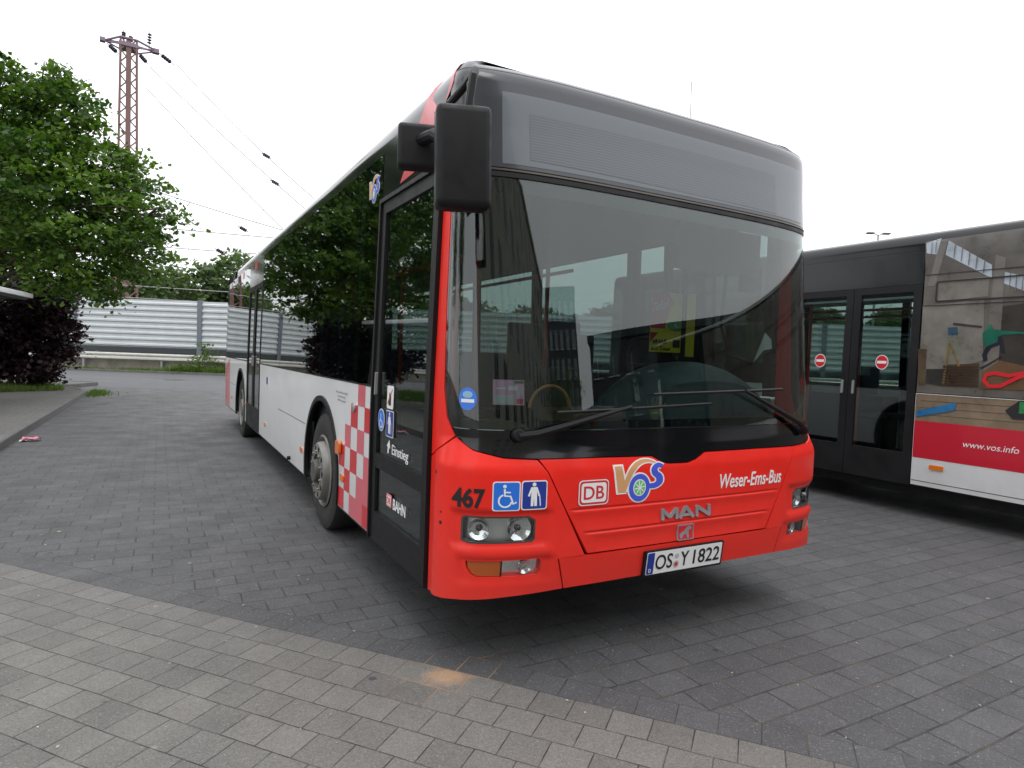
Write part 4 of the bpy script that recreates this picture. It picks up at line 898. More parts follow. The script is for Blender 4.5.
    for y in (6.2, 7.4, 8.1):
        st = bpy.data.objects.new('seat', sm0.data); C.objects.link(st); st.parent = B; st.location = (.95, y, .80)
    st = bpy.data.objects.new('driver_seat', sm0.data); C.objects.link(st); st.parent = B; st.location = (.72, 1.75, .98)
    # handrails
    for x, y in ((-.32, 1.95), (.30, 1.95), (-.35, 3.6), (.35, 4.5), (-.35, 5.4), (.35, 6.3), (-.85, 6.5), (-.85, 8.2), (.35, 8.3)):
        mb = MB(); mb.tube([(x, y, .38), (x, y, 2.44)], .017, 10); mb.build('handrail', POLER, B)
    mb = MB(); mb.tube([(-.86, 1.13, .45), (-.88, 1.10, 1.0), (-.88, 1.05, 1.9)], .018, 10); mb.build('handrail', POLER, B)
    for x in (-.5, .5): mb = MB(); mb.tube([(x, 1.9, 2.2), (x, 10.8, 2.2)], .016, 8); mb.build('ceiling_rail', POLER, B)
    # cab
    mb = MB(); k = 26
    rows = []
    for i in range(9):
        t = i/8; yy = .42+.62*t; hgt = math.sin(math.pi*(t*.8+.18))**.6
        rows.append([(.58+.47*math.cos(math.pi*j/k), yy, 1.12+.375*hgt*max(0, math.sin(math.pi*j/k))**.45) for j in range(k+1)])
    mb.add([p for r_ in rows for p in r_], [(i*(k+1)+j, i*(k+1)+j+1, (i+1)*(k+1)+j+1, (i+1)*(k+1)+j) for i in range(8) for j in range(k)], True)
    mb.add([p for p in rows[0]], [tuple(range(k+1))]); mb.build('dashboard', DASH, B)
    mb = MB(); mb.box(-1.05, 1.1, .32, .62, .95, 1.125); mb.build('dashboard_shelf', mat('shelf_dark', (.02, .024, .026), .6), B, bevel=.03)
    mb = MB(); ring = [(.62+.23*math.cos(a), 1.02+.10*math.sin(a), 1.46+.19*math.sin(a)) for a in np.linspace(0, 2*math.pi, 33)]; mb.tube(ring, .017, 8, False); mb.tube([(.39, 1.02, 1.46), (.85, 1.02, 1.46)], .014, 6); mb.tube([(.62, 1.02, 1.46), (.62, .95, 1.2)], .03, 8); mb.build('steering_wheel', BLACKM, B)
    mb = MB(); mb.box(-.02, 1.15, 1.62, 1.64, .38, 1.38); mb.build('cab_partition', INTD, B)
    mb = MB(); mb.box(-.02, .05, 1.10, 1.62, .38, 1.42); mb.build('cab_partition', INTD, B)
    mb = MB(); mb.box(-.35, 0.0, .55, .95, .38, 1.18); mb.build('ticket_counter', mat('counter_brown', (.09, .045, .03), .6), B, bevel=.02)
    mb = MB(); mb.tube([(.98, .7, 2.42), (.95, .72, 1.75), (1.02, .7, 1.55), (1.15, .62, 1.5)], .012, 6); mb.build('microphone_cable', BLACKM, B)
    mb = MB(); mb.box(.25, .95, .42, .46, 2.05, 2.32); mb.build('sun_blind', mat('blind_grey', (.08, .08, .085), .5), B)
    mb = MB(); mb.box(.80, .98, .42, .45, 1.95, 2.10, ); mb.build('inside_mirror', BLACKM, B)
    # wipers
    def wiper(arm, blade, piv):
        w = MB(); w.lathe([(.028, -.01), (.032, .03), (.024, .045), (0, .047)], P3(*piv, .0), Vector(nrm(*piv).tolist()), 18)
        w.tube([P3(*piv, .035), P3(*arm[0], .045), P3(*arm[1], .05)], [.019, .017, .009], 8); o_ = w.build('wiper_arm', BLACKM, B)
        w = MB(); n_ = 16; w.tube([P3(blade[0][0]+(blade[1][0]-blade[0][0])*i/n_, blade[0][1]+(blade[1][1]-blade[0][1])*i/n_, .022) for i in range(n_+1)], .0085, 6); w.build('wiper_blade', BLACKM, o_)
    wiper([(-.905, 1.137), (-.40, 1.262)], [(-.80, 1.232), (.16, 1.272)], (-.989, 1.126))
    wiper([(.90, 1.155), (.40, 1.345)], [(-.24, 1.320), (.76, 1.352)], (1.0, 1.105))
    # mirrors: local x = world x - 1.25
    mbx = MB(); mr_ = Matrix.Translation((-1.423, -.18, 2.232)) @ Matrix.Rotation(R(-17), 4, 'Z') @ Matrix.Rotation(R(-1.5), 4, 'Y')
    mbx.box(-.106, .106, -.06, .06, -.192, .192, mr_); mo = mbx.build('door_mirror', BLACKM, B, bevel=.03)
    g = MB(); g.box(-.092, .092, .0605, .0635, -.18, .18, mr_); g.build('mirror_glass', CHROME, mo)
    mbx = MB(); mr_ = Matrix.Translation((-1.49, .13, 2.345)) @ Matrix.Rotation(R(-20), 4, 'Z'); mbx.box(-.085, .085, -.04, .04, -.092, .092, mr_); mo2 = mbx.build('kerb_mirror', BLACKM, B, bevel=.02)
    mbx = MB(); mbx.tube([(-1.40, -.17, 2.44), (-1.385, -.17, 2.56), (-1.36, -.13, 2.60), (-1.33, .05, 2.60), (-1.33, .28, 2.57), (-1.30, .36, 2.52), (-1.22, .40, 2.44)], .017, 10)
    mbx.tube([(-1.44, -.12, 2.30), (-1.48, -.02, 2.36), (-1.49, .10, 2.37)], .026, 10); mbx.tube([(-1.38, -.15, 2.45), (-1.36, -.08, 2.57)], .012, 8); mbx.build('mirror_arm', BLACKM, B)
    mbx = MB(); mr_ = Matrix.Translation((1.345, .50, 2.02)) @ Matrix.Rotation(R(-12), 4, 'Z'); mbx.box(-.09, .09, -.04, .04, -.21, .21, mr_); mbx.build('door_mirror', BLACKM, B, bevel=.025)
    mbx = MB(); mbx.tube([(1.36, .50, 2.20), (1.37, .46, 2.38), (1.30, .42, 2.45), (1.20, .42, 2.46)], .016, 8); mbx.build('mirror_arm', BLACKM, B)
    return root

def decal(name, poly, m, parent, d=.002, label=None, th=.0015):
    o = patch(name, poly, m, parent, d, th, .03)
    if label: o['label'] = label
    return o
def pictogram(parent, s0, s1, z0, z1, kind):
    bgm = {'wheelchair': DECLB, 'person': DECB, 'nosmoke': DECW}[kind]
    o = decal('pictogram', rect(s0, s1, z0, z1, (s1-s0)*.1), DECW, parent, .0015)
    w = s1-s0; h = z1-z0; a = w*.04
    decal('field', rect(s0+a, s1-a, z0+a, z1-a, w*.08), bgm, o, .0023)
    cx, cz = (s0+s1)/2, (z0+z1)/2
    def X(u): return s0+w*u
    def Z_(v): return z0+h*v
    if kind == 'wheelchair':
        decal('symbol', ell(X(.42), Z_(.84), w*.065, w*.065, 14), DECW, o, .003)
        decal('symbol', stroke([(X(.42), Z_(.75)), (X(.43), Z_(.52)), (X(.64), Z_(.50)), (X(.74), Z_(.24)), (X(.86), Z_(.30))], w*.07), DECW, o, .003)
        decal('symbol', stroke([(X(.44), Z_(.64)), (X(.64), Z_(.63))], w*.05), DECW, o, .0032)
        arc = [(X(.45)+w*.23*math.cos(R(a_)), Z_(.35)+w*.23*math.sin(R(a_))) for a_ in range(110, 351, 15)]
        decal('symbol', stroke(arc, w*.06), DECW, o, .0031)
    elif kind == 'person':
        decal('symbol', ell(X(.48), Z_(.87), w*.075, w*.075, 14), DECW, o, .003)
        decal('symbol', [(X(.36), Z_(.78)), (X(.60), Z_(.78)), (X(.72), Z_(.48)), (X(.65), Z_(.46)), (X(.59), Z_(.62)), (X(.60), Z_(.13)), (X(.50), Z_(.13)), (X(.48), Z_(.42)), (X(.46), Z_(.13)), (X(.36), Z_(.13)), (X(.37), Z_(.62)), (X(.31), Z_(.46)), (X(.24), Z_(.48))][::-1], DECW, o, .003)
        decal('symbol', stroke([(X(.70), Z_(.50)), (X(.74), Z_(.13))], w*.04), DECW, o, .003)
    else:
        decal('symbol', [(X(.3), Z_(.15)), (X(.7), Z_(.15)), (X(.66), Z_(.6)), (X(.4), Z_(.72))], DECK, o, .003)
        decal('symbol', stroke([(X(.15), Z_(.2)), (X(.85), Z_(.85))], w*.08), DECR, o, .0036)
    return o
def db_logo(parent, s0, s1, z0, z1, txt='DB'):
    w = s1-s0; r = w*.13; o = decal('logo', rect(s0, s1, z0, z1, r), DECR, parent, .0014)
    a = w*.03; decal('border', rect(s0+a, s1-a, z0+a, z1-a, r*.9), DECW, o, .0020); a = w*.055; decal('border', rect(s0+a, s1-a, z0+a, z1-a, r*.8), DECR, o, .0026)
    a = w*.11; decal('field', rect(s0+a, s1-a, z0+a, z1-a, r*.6), DECW, o, .0032)
    text_on('lettering', txt, s0+w*.18, s1-w*.18, z0+w*.19, z1-w*.19, DECR, o, .0042, bold=.012); return o
def vos_logo(parent, s0, s1, z0, z1):
    w, h = s1-s0, z1-z0
    def Q(l): return [(s0+w*u, z0+h*v) for u, v in l]
    o = decal('logo', ell(s0+w*.50, z0+h*.33, w*.235, h*.36, 30), DECW, parent, .0016)
    for k, (m_, ex, dd) in enumerate(((DECW, .055, .0020), (None, 0, .0028))):
        decal('letter', Q([(.01-ex*.6, .86+ex*.7), (.09-ex*.6, .24-ex*.6), (.24+ex*.2, .24-ex*.6), (.21+ex*.5, .50), (.145+ex*.5, .86+ex*.7)]), m_ or DECT, o, dd)
        q = smooth([(.185, .27, .10), (.27, .55, .10), (.36, .78, .11), (.50, .92, .10), (.66, .955, .07), (.82, .90, .03)])
        decal('letter', Q(stroke([a[:2] for a in q], [a[2]+ex for a in q])), m_ or DECT, o, dd+.0002)
        q = smooth([(.955, .80, .09), (.87, .84, .11), (.79, .76, .12), (.81, .65, .13), (.89, .56, .14), (.90, .44, .14), (.82, .36, .13), (.70, .35, .12), (.62, .34, .10)])
        decal('letter', Q(stroke([a[:2] for a in q], [a[2]+ex for a in q])), m_ or DECV, o, dd+.0004)
    decal('wheel', ell(s0+w*.50, z0+h*.33, w*.205, h*.325, 30), DECV, o, .0036)
    decal('wheel', ell(s0+w*.50, z0+h*.33, w*.125, h*.20, 24), DECW, o, .0042)
    decal('wheel', ell(s0+w*.50, z0+h*.33, w*.108, h*.175, 24), DECG, o, .0048)
    for k in range(4):
        a = R(45*k+10); decal('spoke', stroke([(s0+w*(.50-.1*math.cos(a)), z0+h*(.33-.16*math.sin(a))), (s0+w*(.50+.1*math.cos(a)), z0+h*(.33+.16*math.sin(a)))], w*.016), DECW, o, .0053+.0002*k)
    return o
def dress_red(B):
    text_on('fleet_number', '467', -1.272, -1.136, .795, .888, DECK, B, .003, bold=.036)
    pictogram(B, -1.106, -.982, .785, .920, 'wheelchair'); pictogram(B, -.977, -.852, .787, .922, 'person')
    db_logo(B, -.690, -.508, .783, .916)
    vos_logo(B, -.485, -.165, .786, .998)
    text_on('lettering', 'Weser-Ems-Bus', .234, .745, .812, .890, DECW, B, .003, bold=.012, shear=.18)
    bd = None
    for k, (x0, segs) in enumerate(((-.166, [((.02, 0), (.02, 1)), ((.02, .92), (.5, .22)), ((.5, .22), (.98, .92)), ((.98, 0), (.98, 1))]), (-.050, [((.02, 0), (.46, 1)), ((.46, 1), (.98, 0)), ((.22, .27), (.78, .27))]), (.068, [((.05, 0), (.05, 1)), ((.05, .95), (.95, .05)), ((.95, 0), (.95, 1))]))):
        for m_, (p_, q_) in enumerate(segs):
            w_ = .098; o_ = patch('badge' if bd is None else 'badge_stroke', stroke([(x0+w_*p_[0], .677+.056*p_[1]), (x0+w_*q_[0], .677+.056*q_[1])], .019 if m_ != 2 or k != 1 else .013), STEELG, bd or B, .010+.0006*m_, .010, .05)
            bd = bd or o_
    o = patch('emblem', rect(-.058, .058, .557, .642, .008), STEELG, B, .007, .006, .03); patch('field', rect(-.050, .050, .564, .635, .004), DECR, o, .0085, .003, .03)
    patch('lion', [(-.038, .570), (-.028, .570), (-.018, .585), (.004, .588), (.010, .568), (.020, .568), (.018, .598), (.026, .612), (.040, .612), (.036, .626), (.020, .632), (.006, .622), (-.012, .604), (-.030, .598), (-.044, .584)], STEELG, o, .011, .003, .03)
    # number plate
    pf = patch('number_plate', rect(-.275, .275, .390, .527, .006), BLACKM, B, .018, .016, .04)
    patch('plate_face', rect(-.262, .262, .402, .520, .006), DECW, pf, .0205, .004, .04)
    patch('euro_band', rect(-.259, -.215, .405, .517, .004), DECB, pf, .0218, .002, .04)
    text_on('country_letter', 'D', -.246, -.230, .415, .434, DECW, pf, .0230)
    text_on('plate_number', 'OS', -.205, -.090, .423, .502, DECK, pf, .0225, bold=.008); text_on('plate_number', 'Y', -.035, .022, .423, .502, DECK, pf, .0225, bold=.008); text_on('plate_number', '1822', .056, .248, .423, .502, DECK, pf, .0225, bold=.008)
    for z_ in (.482,): patch('seal', ell(-.063, z_, .014, .014, 18), mat('seal_grey', (.45, .45, .45), .5), pf, .0222, .002, .04)
    patch('seal', ell(-.063, .438, .020, .020, 20), mat('seal_grey', (.45, .45, .45), .5), pf, .0222, .002, .04); patch('seal', ell(-.063, .438, .011, .011, 16), DECR, pf, .0230, .002, .04)
    # windscreen stickers
    o = decal('sticker', ell(-1.228, 1.285, .048, .052, 26), DECLB, B, .0005); decal('sticker_field', rect(-1.262, -1.194, 1.268, 1.284), DECW, o, .0012); decal('sticker_field', ell(-1.228, 1.305, .026, .016, 18), mat('sticker_pale', (.25, .45, .62), .4), o, .0012)
    pk = mat('permit_pink', (.80, .42, .62), .5); o = patch('permit', rect(-1.105, -.952, 1.262, 1.378, .004), pk, B, -.012, .001, .03)
    patch('permit_field', rect(-1.098, -1.000, 1.268, 1.308), mat('permit_grey', (.60, .60, .62), .5), o, -.0105, .001, .03); patch('permit_field', rect(-1.09, -1.04, 1.335, 1.342), DECW, o, -.0105, .001, .03); patch('permit_field', rect(-1.03, -.985, 1.330, 1.350), DECW, o, -.0105, .001, .03)
    patch('permit_field', ell(-.975, 1.318, .012, .013, 14), mat('permit_grey', (.60, .60, .62), .5), o, -.0105, .001, .03); patch('permit_field', rect(-.99, -.957, 1.268, 1.292), DECP, o, -.0105, .001, .03); patch('permit_field', rect(-1.0, -.955, 1.362, 1.375), mat('permit_green', (.10, .14, .10), .5), o, -.0105, .001, .03)
    # checkered wrap ahead of the front wheel
    rowz = [1.258, 1.118, .958, .80, .64, .48, .335]; coly = [1.478, 1.655, 1.82, 1.99, 2.14, 2.30]
    pat = {(0, 1): 1, (1, 0): 2, (1, 2): 2, (2, 1): 1, (2, 3): 1, (3, 0): 1, (3, 2): 2, (3, 4): 2, (4, 0): 1, (4, 1): 1, (4, 3): 2, (2, 0): 0, (5, 0): 2, (5, 2): 1, (5, 4): 2, (4, 2): 0}
    for (r_, c_), k in pat.items():
        if not k: continue
        z1, z0 = rowz[r_], rowz[r_+1]; ya, yb = coly[c_], coly[c_+1]
        def lim(z): return 2.92 - math.sqrt(max(0, .63**2-(z-.48)**2)) if abs(z-.48) < .63 else 9
        pl = [(sd(ya), z0), (sd(ya), z1), (sd(min(yb, lim(z1))), z1), (sd(min(yb, lim((z0+z1)/2))), (z0+z1)/2), (sd(min(yb, lim(z0))), z0)]
        decal('checker_tile', pl, DECR if k == 2 else DECP, B)
    decal('checker_tile', [(sd(1.478), .335), (sd(1.478), .48), (sd(1.655), .48), (sd(1.655), .335)], DECR, B, .0026); decal('checker_tile', [(sd(1.655), .335), (sd(1.655), .48), (sd(1.82), .48), (sd(1.82), .335)], DECP, B, .0022)
    # rear stripes
    for k in range(9):
        y = 10.75+k*.105; decal('rear_stripe', [(sd(y), .34), (sd(y+.038), .34), (sd(y+.038+.06), TB-.02-.02*k), (sd(y+.06), TB-.02-.02*k)] if y < 11.55 else [(sd(y), .34), (sd(y+.05), .34), (sd(y+.05), TB-.2), (sd(y), TB-.2)], DECR, B)
    # red flash and tiles along the roof edge
    decal('red_flash', [(sd(1.15), 2.46), (sd(.86), 2.475), (sd(.40), 2.78), (sd(.40), 2.90), (sd(.66), 2.90)], DECR, B, .0025, th=.002)
    for k, (ya, yb, za, zb, m_) in enumerate(((7.3, 7.6, 2.60, 2.70, DECR), (8.9, 9.15, 2.6, 2.70, DECP), (10.0, 10.4, 2.6, 2.70, DECW), (10.9, 11.4, 2.6, 2.70, DECW))):
        decal('roofline_tile', [(sd(ya), za), (sd(ya), zb), (sd(yb), zb), (sd(yb), za)], m_, B, .003)
    # small things on the side
    def lampb(y, z, w, h, m_, nm): return patch(nm, rect(sd(y+w/2), sd(y-w/2), z-h/2, z+h/2, min(w, h)*.25), m_, B, .028 if nm == 'turn_lamp' else .010, .02)
    lampb(2.27, .77, .11, .10, ORANGE, 'turn_lamp')
    for y, z in ((2.19, .555), (3.72, .54), (6.08, .515), (8.2, .60), (10.3, .55)): lampb(y, z, .09, .05, ORANGE, 'side_reflector')
    for y0, y1 in ((3.58, 5.12), (9.75, 10.9)): decal('hatch_seam', [(sd(y0), .797), (sd(y0), .803), (sd(y1), .803), (sd(y1), .797)], DECK, B, .001)
    mb = MB(); mb.lathe([(.035, 0), (.035, .012), (.02, .018), (0, .018)], P3(sd(1.9), 1.10, 0), (-1, 0, 0), 18); mb.build('filler_lock', STEELG, B)
    decal('door_button', rect(sd(6.02), sd(5.94), 1.03, 1.12, .01), DECB, B, .006)
    mb = MB(); mb.lathe([(.02, 0), (.02, .03), (0, .035)], P3(sd(4.3), .37, 0), (-1, 0, 0), 12); mb.build('jacking_plug', BLACKM, B)
    gt = mat('grey_lettering', (.35, .36, .38), .5)
    for k, (t_, a, b_) in enumerate((('Weser-Ems-Bus', 2.45, 2.02), ('Osnabrück', 2.34, 2.10), ('49074 Osnabrück', 2.36, 2.08))): pass
    for z_, w_ in ((1.175, .34), (1.145, .22), (1.115, .25)): text_on('small_lettering', {1.175: 'Weser-Ems-Bus GmbH', 1.145: 'Osnabrück', 1.115: '49074 Osnabrück'}[z_], sd(2.27+w_/2), sd(2.27-w_/2), z_-.008, z_+.008, gt, B, .002)
    # door graphics
    for nm, a, b_, z0, z1 in (('nosmoke', 1.195, 1.08, 1.155, 1.29), ('person', 1.20, 1.065, .99, 1.145)): pictogram(B, sd(a), sd(b_), z0, z1, nm)
    o = decal('pictogram', ell(sd(1.295), 1.075, .062, .068, 24), DECW, B, .0015); decal('field', ell(sd(1.295), 1.075, .056, .062, 24), DECLB, o, .0023)
    decal('symbol', stroke([(sd(1.30), 1.115), (sd(1.30), 1.07), (sd(1.275), 1.068), (sd(1.265), 1.03)], .008), DECW, o, .003); decal('symbol', stroke([(sd(1.295)+.026*math.cos(R(a_)), 1.055+.026*math.sin(R(a_))) for a_ in range(110, 351, 20)], .007), DECW, o, .0032)
    text_on('lettering', 'Einstieg', sd(1.075), sd(.80), .880, .955, DECW, B, .003, bold=.004)
    decal('arrow', [(sd(1.155), .895), (sd(1.135), .895), (sd(1.130), .935), (sd(1.108), .925), (sd(1.125), .975), (sd(1.17), .935), (sd(1.15), .935)], DECW, B, .003)
    db_logo(B, sd(1.155), sd(1.06), .585, .66); text_on('lettering', 'BAHN', sd(1.03), sd(.82), .588, .650, DECW, B, .003, bold=.015)
    # logo on the glazing
    vos_logo(B, sd(1.78), sd(1.55), 2.45, 2.62)
    # inside: posters, permit, plant, paper, ring
    yw = .98
    def X(x): return x-1.25
    mb = MB(); mb.box(X(1.80), X(2.085), yw, yw+.006, 1.555, 1.975); po = mb.build('poster', YEL, B)
    def pq(l, m_, yy=yw-.003, nm='poster_print'):
        mb = MB(); n_ = len(l); mb.add([(X(a), yy, z) for a, z in l]+[(X(a), yy+.0015, z) for a, z in l], [tuple(range(n_)), tuple(range(n_, 2*n_))[::-1]] + [(i, (i+1) % n_, (i+1) % n_+n_, i+n_) for i in range(n_)]); return mb.build(nm, m_, po)
    pr = mat('poster_red', (.70, .015, .04), .6)
    pq([(1.80, 1.79), (1.95, 1.785), (1.965, 1.87), (2.01, 1.90), (1.95, 1.972), (1.80, 1.972)], pr); pq([(1.80, 1.72), (1.93, 1.72), (1.94, 1.785), (1.80, 1.79)], pr); pq([(1.80, 1.62), (1.87, 1.69), (1.80, 1.69)], pr)
    pq([(2.01, 1.59), (2.075, 1.59), (2.075, 1.645), (2.01, 1.645)], mat('poster_brown', (.04, .025, .03), .7))
    pq([(2.03+.085*math.cos(R(a)), 1.745+.038*math.sin(R(a))) for a in range(0, 360, 18)], DECG)
    def ptxt(t_, x0, x1, z0, z1, m_, bold=.01, shear=0, yy=yw-.006, tilt=0):
        v, f = text2d(t_, bold, shear); mn, mx_ = v.min(0), v.max(0); u = (v-mn)/(mx_-mn); me = bpy.data.meshes.new('poster_text'); me.from_pydata([(X(x0+(x1-x0)*a), yy, z0+(z1-z0)*b_+tilt*a) for a, b_ in u], [], f); mod = link('poster_text', me, po, m_)
        bm = bmesh.new(); bm.from_mesh(me); r_ = bmesh.ops.extrude_face_region(bm, geom=bm.faces[:]); bmesh.ops.translate(bm, verts=[e for e in r_['geom'] if isinstance(e, bmesh.types.BMVert)], vec=(0, .002, 0)); bm.to_mesh(me); bm.free()
    ptxt('Ticket', 1.81, 1.95, 1.83, 1.89, DECW, .02, .3, tilt=.04); ptxt('3,-', 2.01, 2.075, 1.73, 1.76, DECW, .02); ptxt('#HAB', 1.82, 1.95, 1.61, 1.645, DECK, .02); ptxt('auf Tour', 1.81, 1.99, 1.565, 1.595, DECK, .01)
    mb = MB(); mb.box(X(2.125), X(2.215), yw, yw+.006, 1.53, 1.985); mb.build('poster', YEL, B)
    mb = MB(); mb.box(X(2.087), X(2.122), yw-.01, yw+.02, 1.2, 2.42); mb.build('cab_post', BLACKM, B)
    ringp = [(X(.62)+.125*math.cos(a), .38+.0*math.sin(a), 1.215+.125*math.sin(a)) for a in np.linspace(R(5), R(175), 18)]; mb = MB(); mb.tube(ringp, .009, 8); mb.build('tan_hoop', TANR, B)
    mb = MB()
    for k in range(9):
        a = R(20+k*17); mb.tube([(X(1.30), .34, 1.13), (X(1.30)+.05*math.cos(a), .33, 1.20+.02*math.sin(a)), (X(1.30)+.10*math.cos(a)*(1 if k % 2 else .7), .32, 1.215+.085*math.sin(a))], [.004, .006, .001], 5)
    mb.build('air_plant', mat('plant_pale', (.22, .25, .13), .6), B)
    mb = MB(); mb.add([(X(2.235), .46, 1.50), (X(2.22), .44, 1.52), (X(2.29), .42, 1.70), (X(2.35), .42, 1.66), (X(2.36), .42, 1.60), (X(2.28), .42, 1.585)], [(0, 1, 2), (0, 2, 5), (2, 3, 4, 5)]); mb.add([(X(2.235), .464, 1.50), (X(2.22), .444, 1.52), (X(2.29), .424, 1.70), (X(2.35), .424, 1.66), (X(2.36), .424, 1.60), (X(2.28), .424, 1.585)], [(2, 1, 0), (5, 2, 0), (5, 4, 3, 2)]); mb.build('paper', mat('paper', (.6, .62, .6), .7), B)
    # aerial on the roof
    mb = MB(); mb.tube([(X(2.2), 1.5, 2.9), (X(2.43), 1.5, 3.30), (X(2.41), 1.5, 3.58)][0:0] + [(X(1.86), .75, 2.98), (X(1.855), .75, 3.33)], .0022, 5); mb.lathe([(.02, 0), (.012, .03), (0, .035)], (X(1.86), .75, 2.99), (0, 0, 1), 10); mb.build('aerial', BLACKM, B)
def dress_mural(B):
    # full wrap ahead of the middle door
    e = .0
    def band(z0, z1, m_, nm, d=.0022, y0=1.48): return decal(nm, [(sd(y0), z0), (sd(y0), z1), (sd(6.65), z1), (sd(6.65), z0)], m_, B, d)
    red = mat('mural_red', (.52, .012, .03), .3, coat=.3)
    mu = band(TBm+.003, 2.80, mm('base'), 'mural', .004)
    def clip_arch(): return arch_poly(1.48, 6.65, .985, 1.262, 2.92, .64) 
    # lower strips only behind the wheel arch
    for z0, z1, m_, nm in ((.985, 1.262, mm('wood'), 'mural_floor'), (.61, .985, red, 'red_band')):
        decal(nm, [(sd(3.62), z0), (sd(3.62), z1), (sd(6.65), z1), (sd(6.65), z0)], m_, B, .0022)
    dd = .0052
    for k, (nm, l) in enumerate(MURAL):
        l2 = [(sd(a), max(b_, TBm+.006) if (nm not in ('wood', 'bluestroke', 'wheelg') and not (nm == 'board' and b_ < 1.31)) else b_) for a, b_ in l]
        low_ = nm in ('bluestroke', 'wheelg') or (nm == 'board' and l[0][1] < 1.3)
        if low_: l2 = [(a, min(b_, 1.258)) for a, b_ in l2]
        decal('mural_shape', l2, mm(nm), mu, (.003 if low_ else dd)+.00035*k)
    # skylight bars, brick courses
    for k in range(1, 6):
        y = 6.45-.40*k/6; decal('mural_shape', stroke([(sd(y), 2.78-.70*(6.45-y)+.0), (sd(y+.005), 2.645-.64*(6.45-y))], .008), mm('beam'), mu, dd+.010)
    for k in range(1, 3):
        y = 6.64-.04*k; decal('mural_shape', stroke([(sd(y), 2.785), (sd(y), 2.67)], .006), mm('beam'), mu, dd+.010)
    for k in range(1, 4):
        y = 5.95-.05*k; decal('mural_shape', stroke([(sd(y), 2.42-.012*k), (sd(y), 2.30-.03*k)], .006), mm('beam'), mu, dd+.010)
    for k in range(7): decal('mural_shape', stroke([(sd(6.41), 1.37+.028*k), (sd(6.10), 1.372+.029*k)], .007), mm('under'), mu, dd+.011)
    cab = mat('mural_cable', (.60, .02, .03), .3, coat=.4)
    decal('mural_shape', stroke([(sd(5.55), 1.53), (sd(5.74), 1.50), (sd(5.85), 1.475), (sd(5.96), 1.494), (sd(6.03), 1.475), (sd(6.045), 1.42), (sd(6.0), 1.37), (sd(5.91), 1.375), (sd(5.84), 1.42)], .034), cab, mu, dd+.0115)
    decal('mural_shape', stroke([(sd(5.84), 1.42), (sd(5.76), 1.47), (sd(5.66), 1.50), (sd(5.5), 1.44)], .034), cab, mu, dd+.0122)
    for k in range(3): decal('mural_shape', stroke([(sd(6.6), 1.02+.07*k+.03), (sd(5.4), 1.06+.07*k)], .004), mm('crate'), mu, .0035)
    # window rubber lines over the film
    for z_ in (2.455, 2.145): decal('window_seal', [(sd(1.48), z_-.004), (sd(1.48), z_+.004), (sd(6.65), z_+.004), (sd(6.65), z_-.004)], DECK, B, dd+.0145)
    for ya, yb in ((5.3, 6.53), (3.7, 5.0)):
        fr = rect(sd(yb), sd(ya), 2.178, 2.385, .02); inn = rect(sd(yb)+.014, sd(ya)-.014, 2.192, 2.371, .015)
        patch('vent_frame', fr, DECK, B, dd+.0150, .002, holes=[inn])
    decal('belt_line', [(sd(1.48), 1.262), (sd(1.48), 1.270), (sd(6.65), 1.270), (sd(6.65), 1.262)], DECK, B, .0065)
    decal('belt_line', [(sd(1.48), 1.256), (sd(1.48), 1.261), (sd(6.65), 1.261), (sd(6.65), 1.256)], DECW, B, .0060)
    text_on('lettering', 'www.vos.info', sd(6.19), sd(5.73), .775, .835, DECW, B, .0035, bold=.0, shear=.2)
    patch('side_reflector', rect(sd(6.48), sd(6.35), .51, .555, .01), ORANGE, B, .012, .015)
    decal('lower_seam', [(sd(3.6), .372), (sd(3.6), .378), (sd(6.65), .378), (sd(6.65), .372)], DECK, B, .0015)
    for y in (7.03, 7.76):
        o = decal('no_entry_sign', ell(sd(y), 1.567, .070, .078, 28), DECW, B, .003, 'round red no entry sign on a door pane'); decal('field', ell(sd(y), 1.567, .062, .070, 28), DECR, o, .0038); decal('bar', rect(sd(y)-.050, sd(y)+.050, 1.553, 1.581), DECW, o, .0046)
TBm = 1.265
bus = make_bus('red', (1.25, 0, 0), 'red fronted white city bus with number 467, standing alone in the middle')
dress_red(bus)
bus2 = make_bus('mural', (6.83, -5.40, 0), 'city bus with an indoor skateboarder mural on its side, cut off at the right edge')
dress_mural(bus2)

# ------------------------------------------------------------------ what stands behind the camera (mirrored in the windscreen; one block added to darken it)
def block(name, label, p, rz, w, d, h, nx, nz, wm, glassm, winw=.5, winh=.6, roofm=None):
    root = empty(name, p, rz); tag(root, label, 'building')
    mb = MB(); mb.box(-w/2, w/2, 0, d, -.1, h); mb.build('wall', wm, root)
    mb = MB(); mb.box(-w/2-.3, w/2+.3, -.3, d+.3, h, h+.5); mb.build('roof', roofm or wm, root)
    g0 = None
    for i in range(nx):
        for j in range(nz):
            cx = -w/2+(i+.5)*w/nx; cz = 1.2+(j+.5)*(h-1.6)/nz; ww = w/nx*winw; hh = (h-1.6)/nz*winh
            if g0 is None:
                mb = MB(); mb.box(-ww/2, ww/2, -.06, .05, -hh/2, hh/2); g0 = mb.build('window', glassm, root); o_ = g0
                fr = MB(); fr.box(-ww/2-.08, ww/2+.08, -.10, -.061, -hh/2-.1, -hh/2); fr.box(-.03, .03, -.085, -.061, -hh/2, hh/2); f0 = fr.build('frame', mat('window_frame', (.5, .5, .5), .5), g0); f0d = f0.data
            else:
                o_ = bpy.data.objects.new('window', g0.data); C.objects.link(o_); o_.parent = root; q_ = bpy.data.objects.new('frame', f0d); C.objects.link(q_); q_.parent = o_
            o_.location = (cx, 0, cz)
    return root
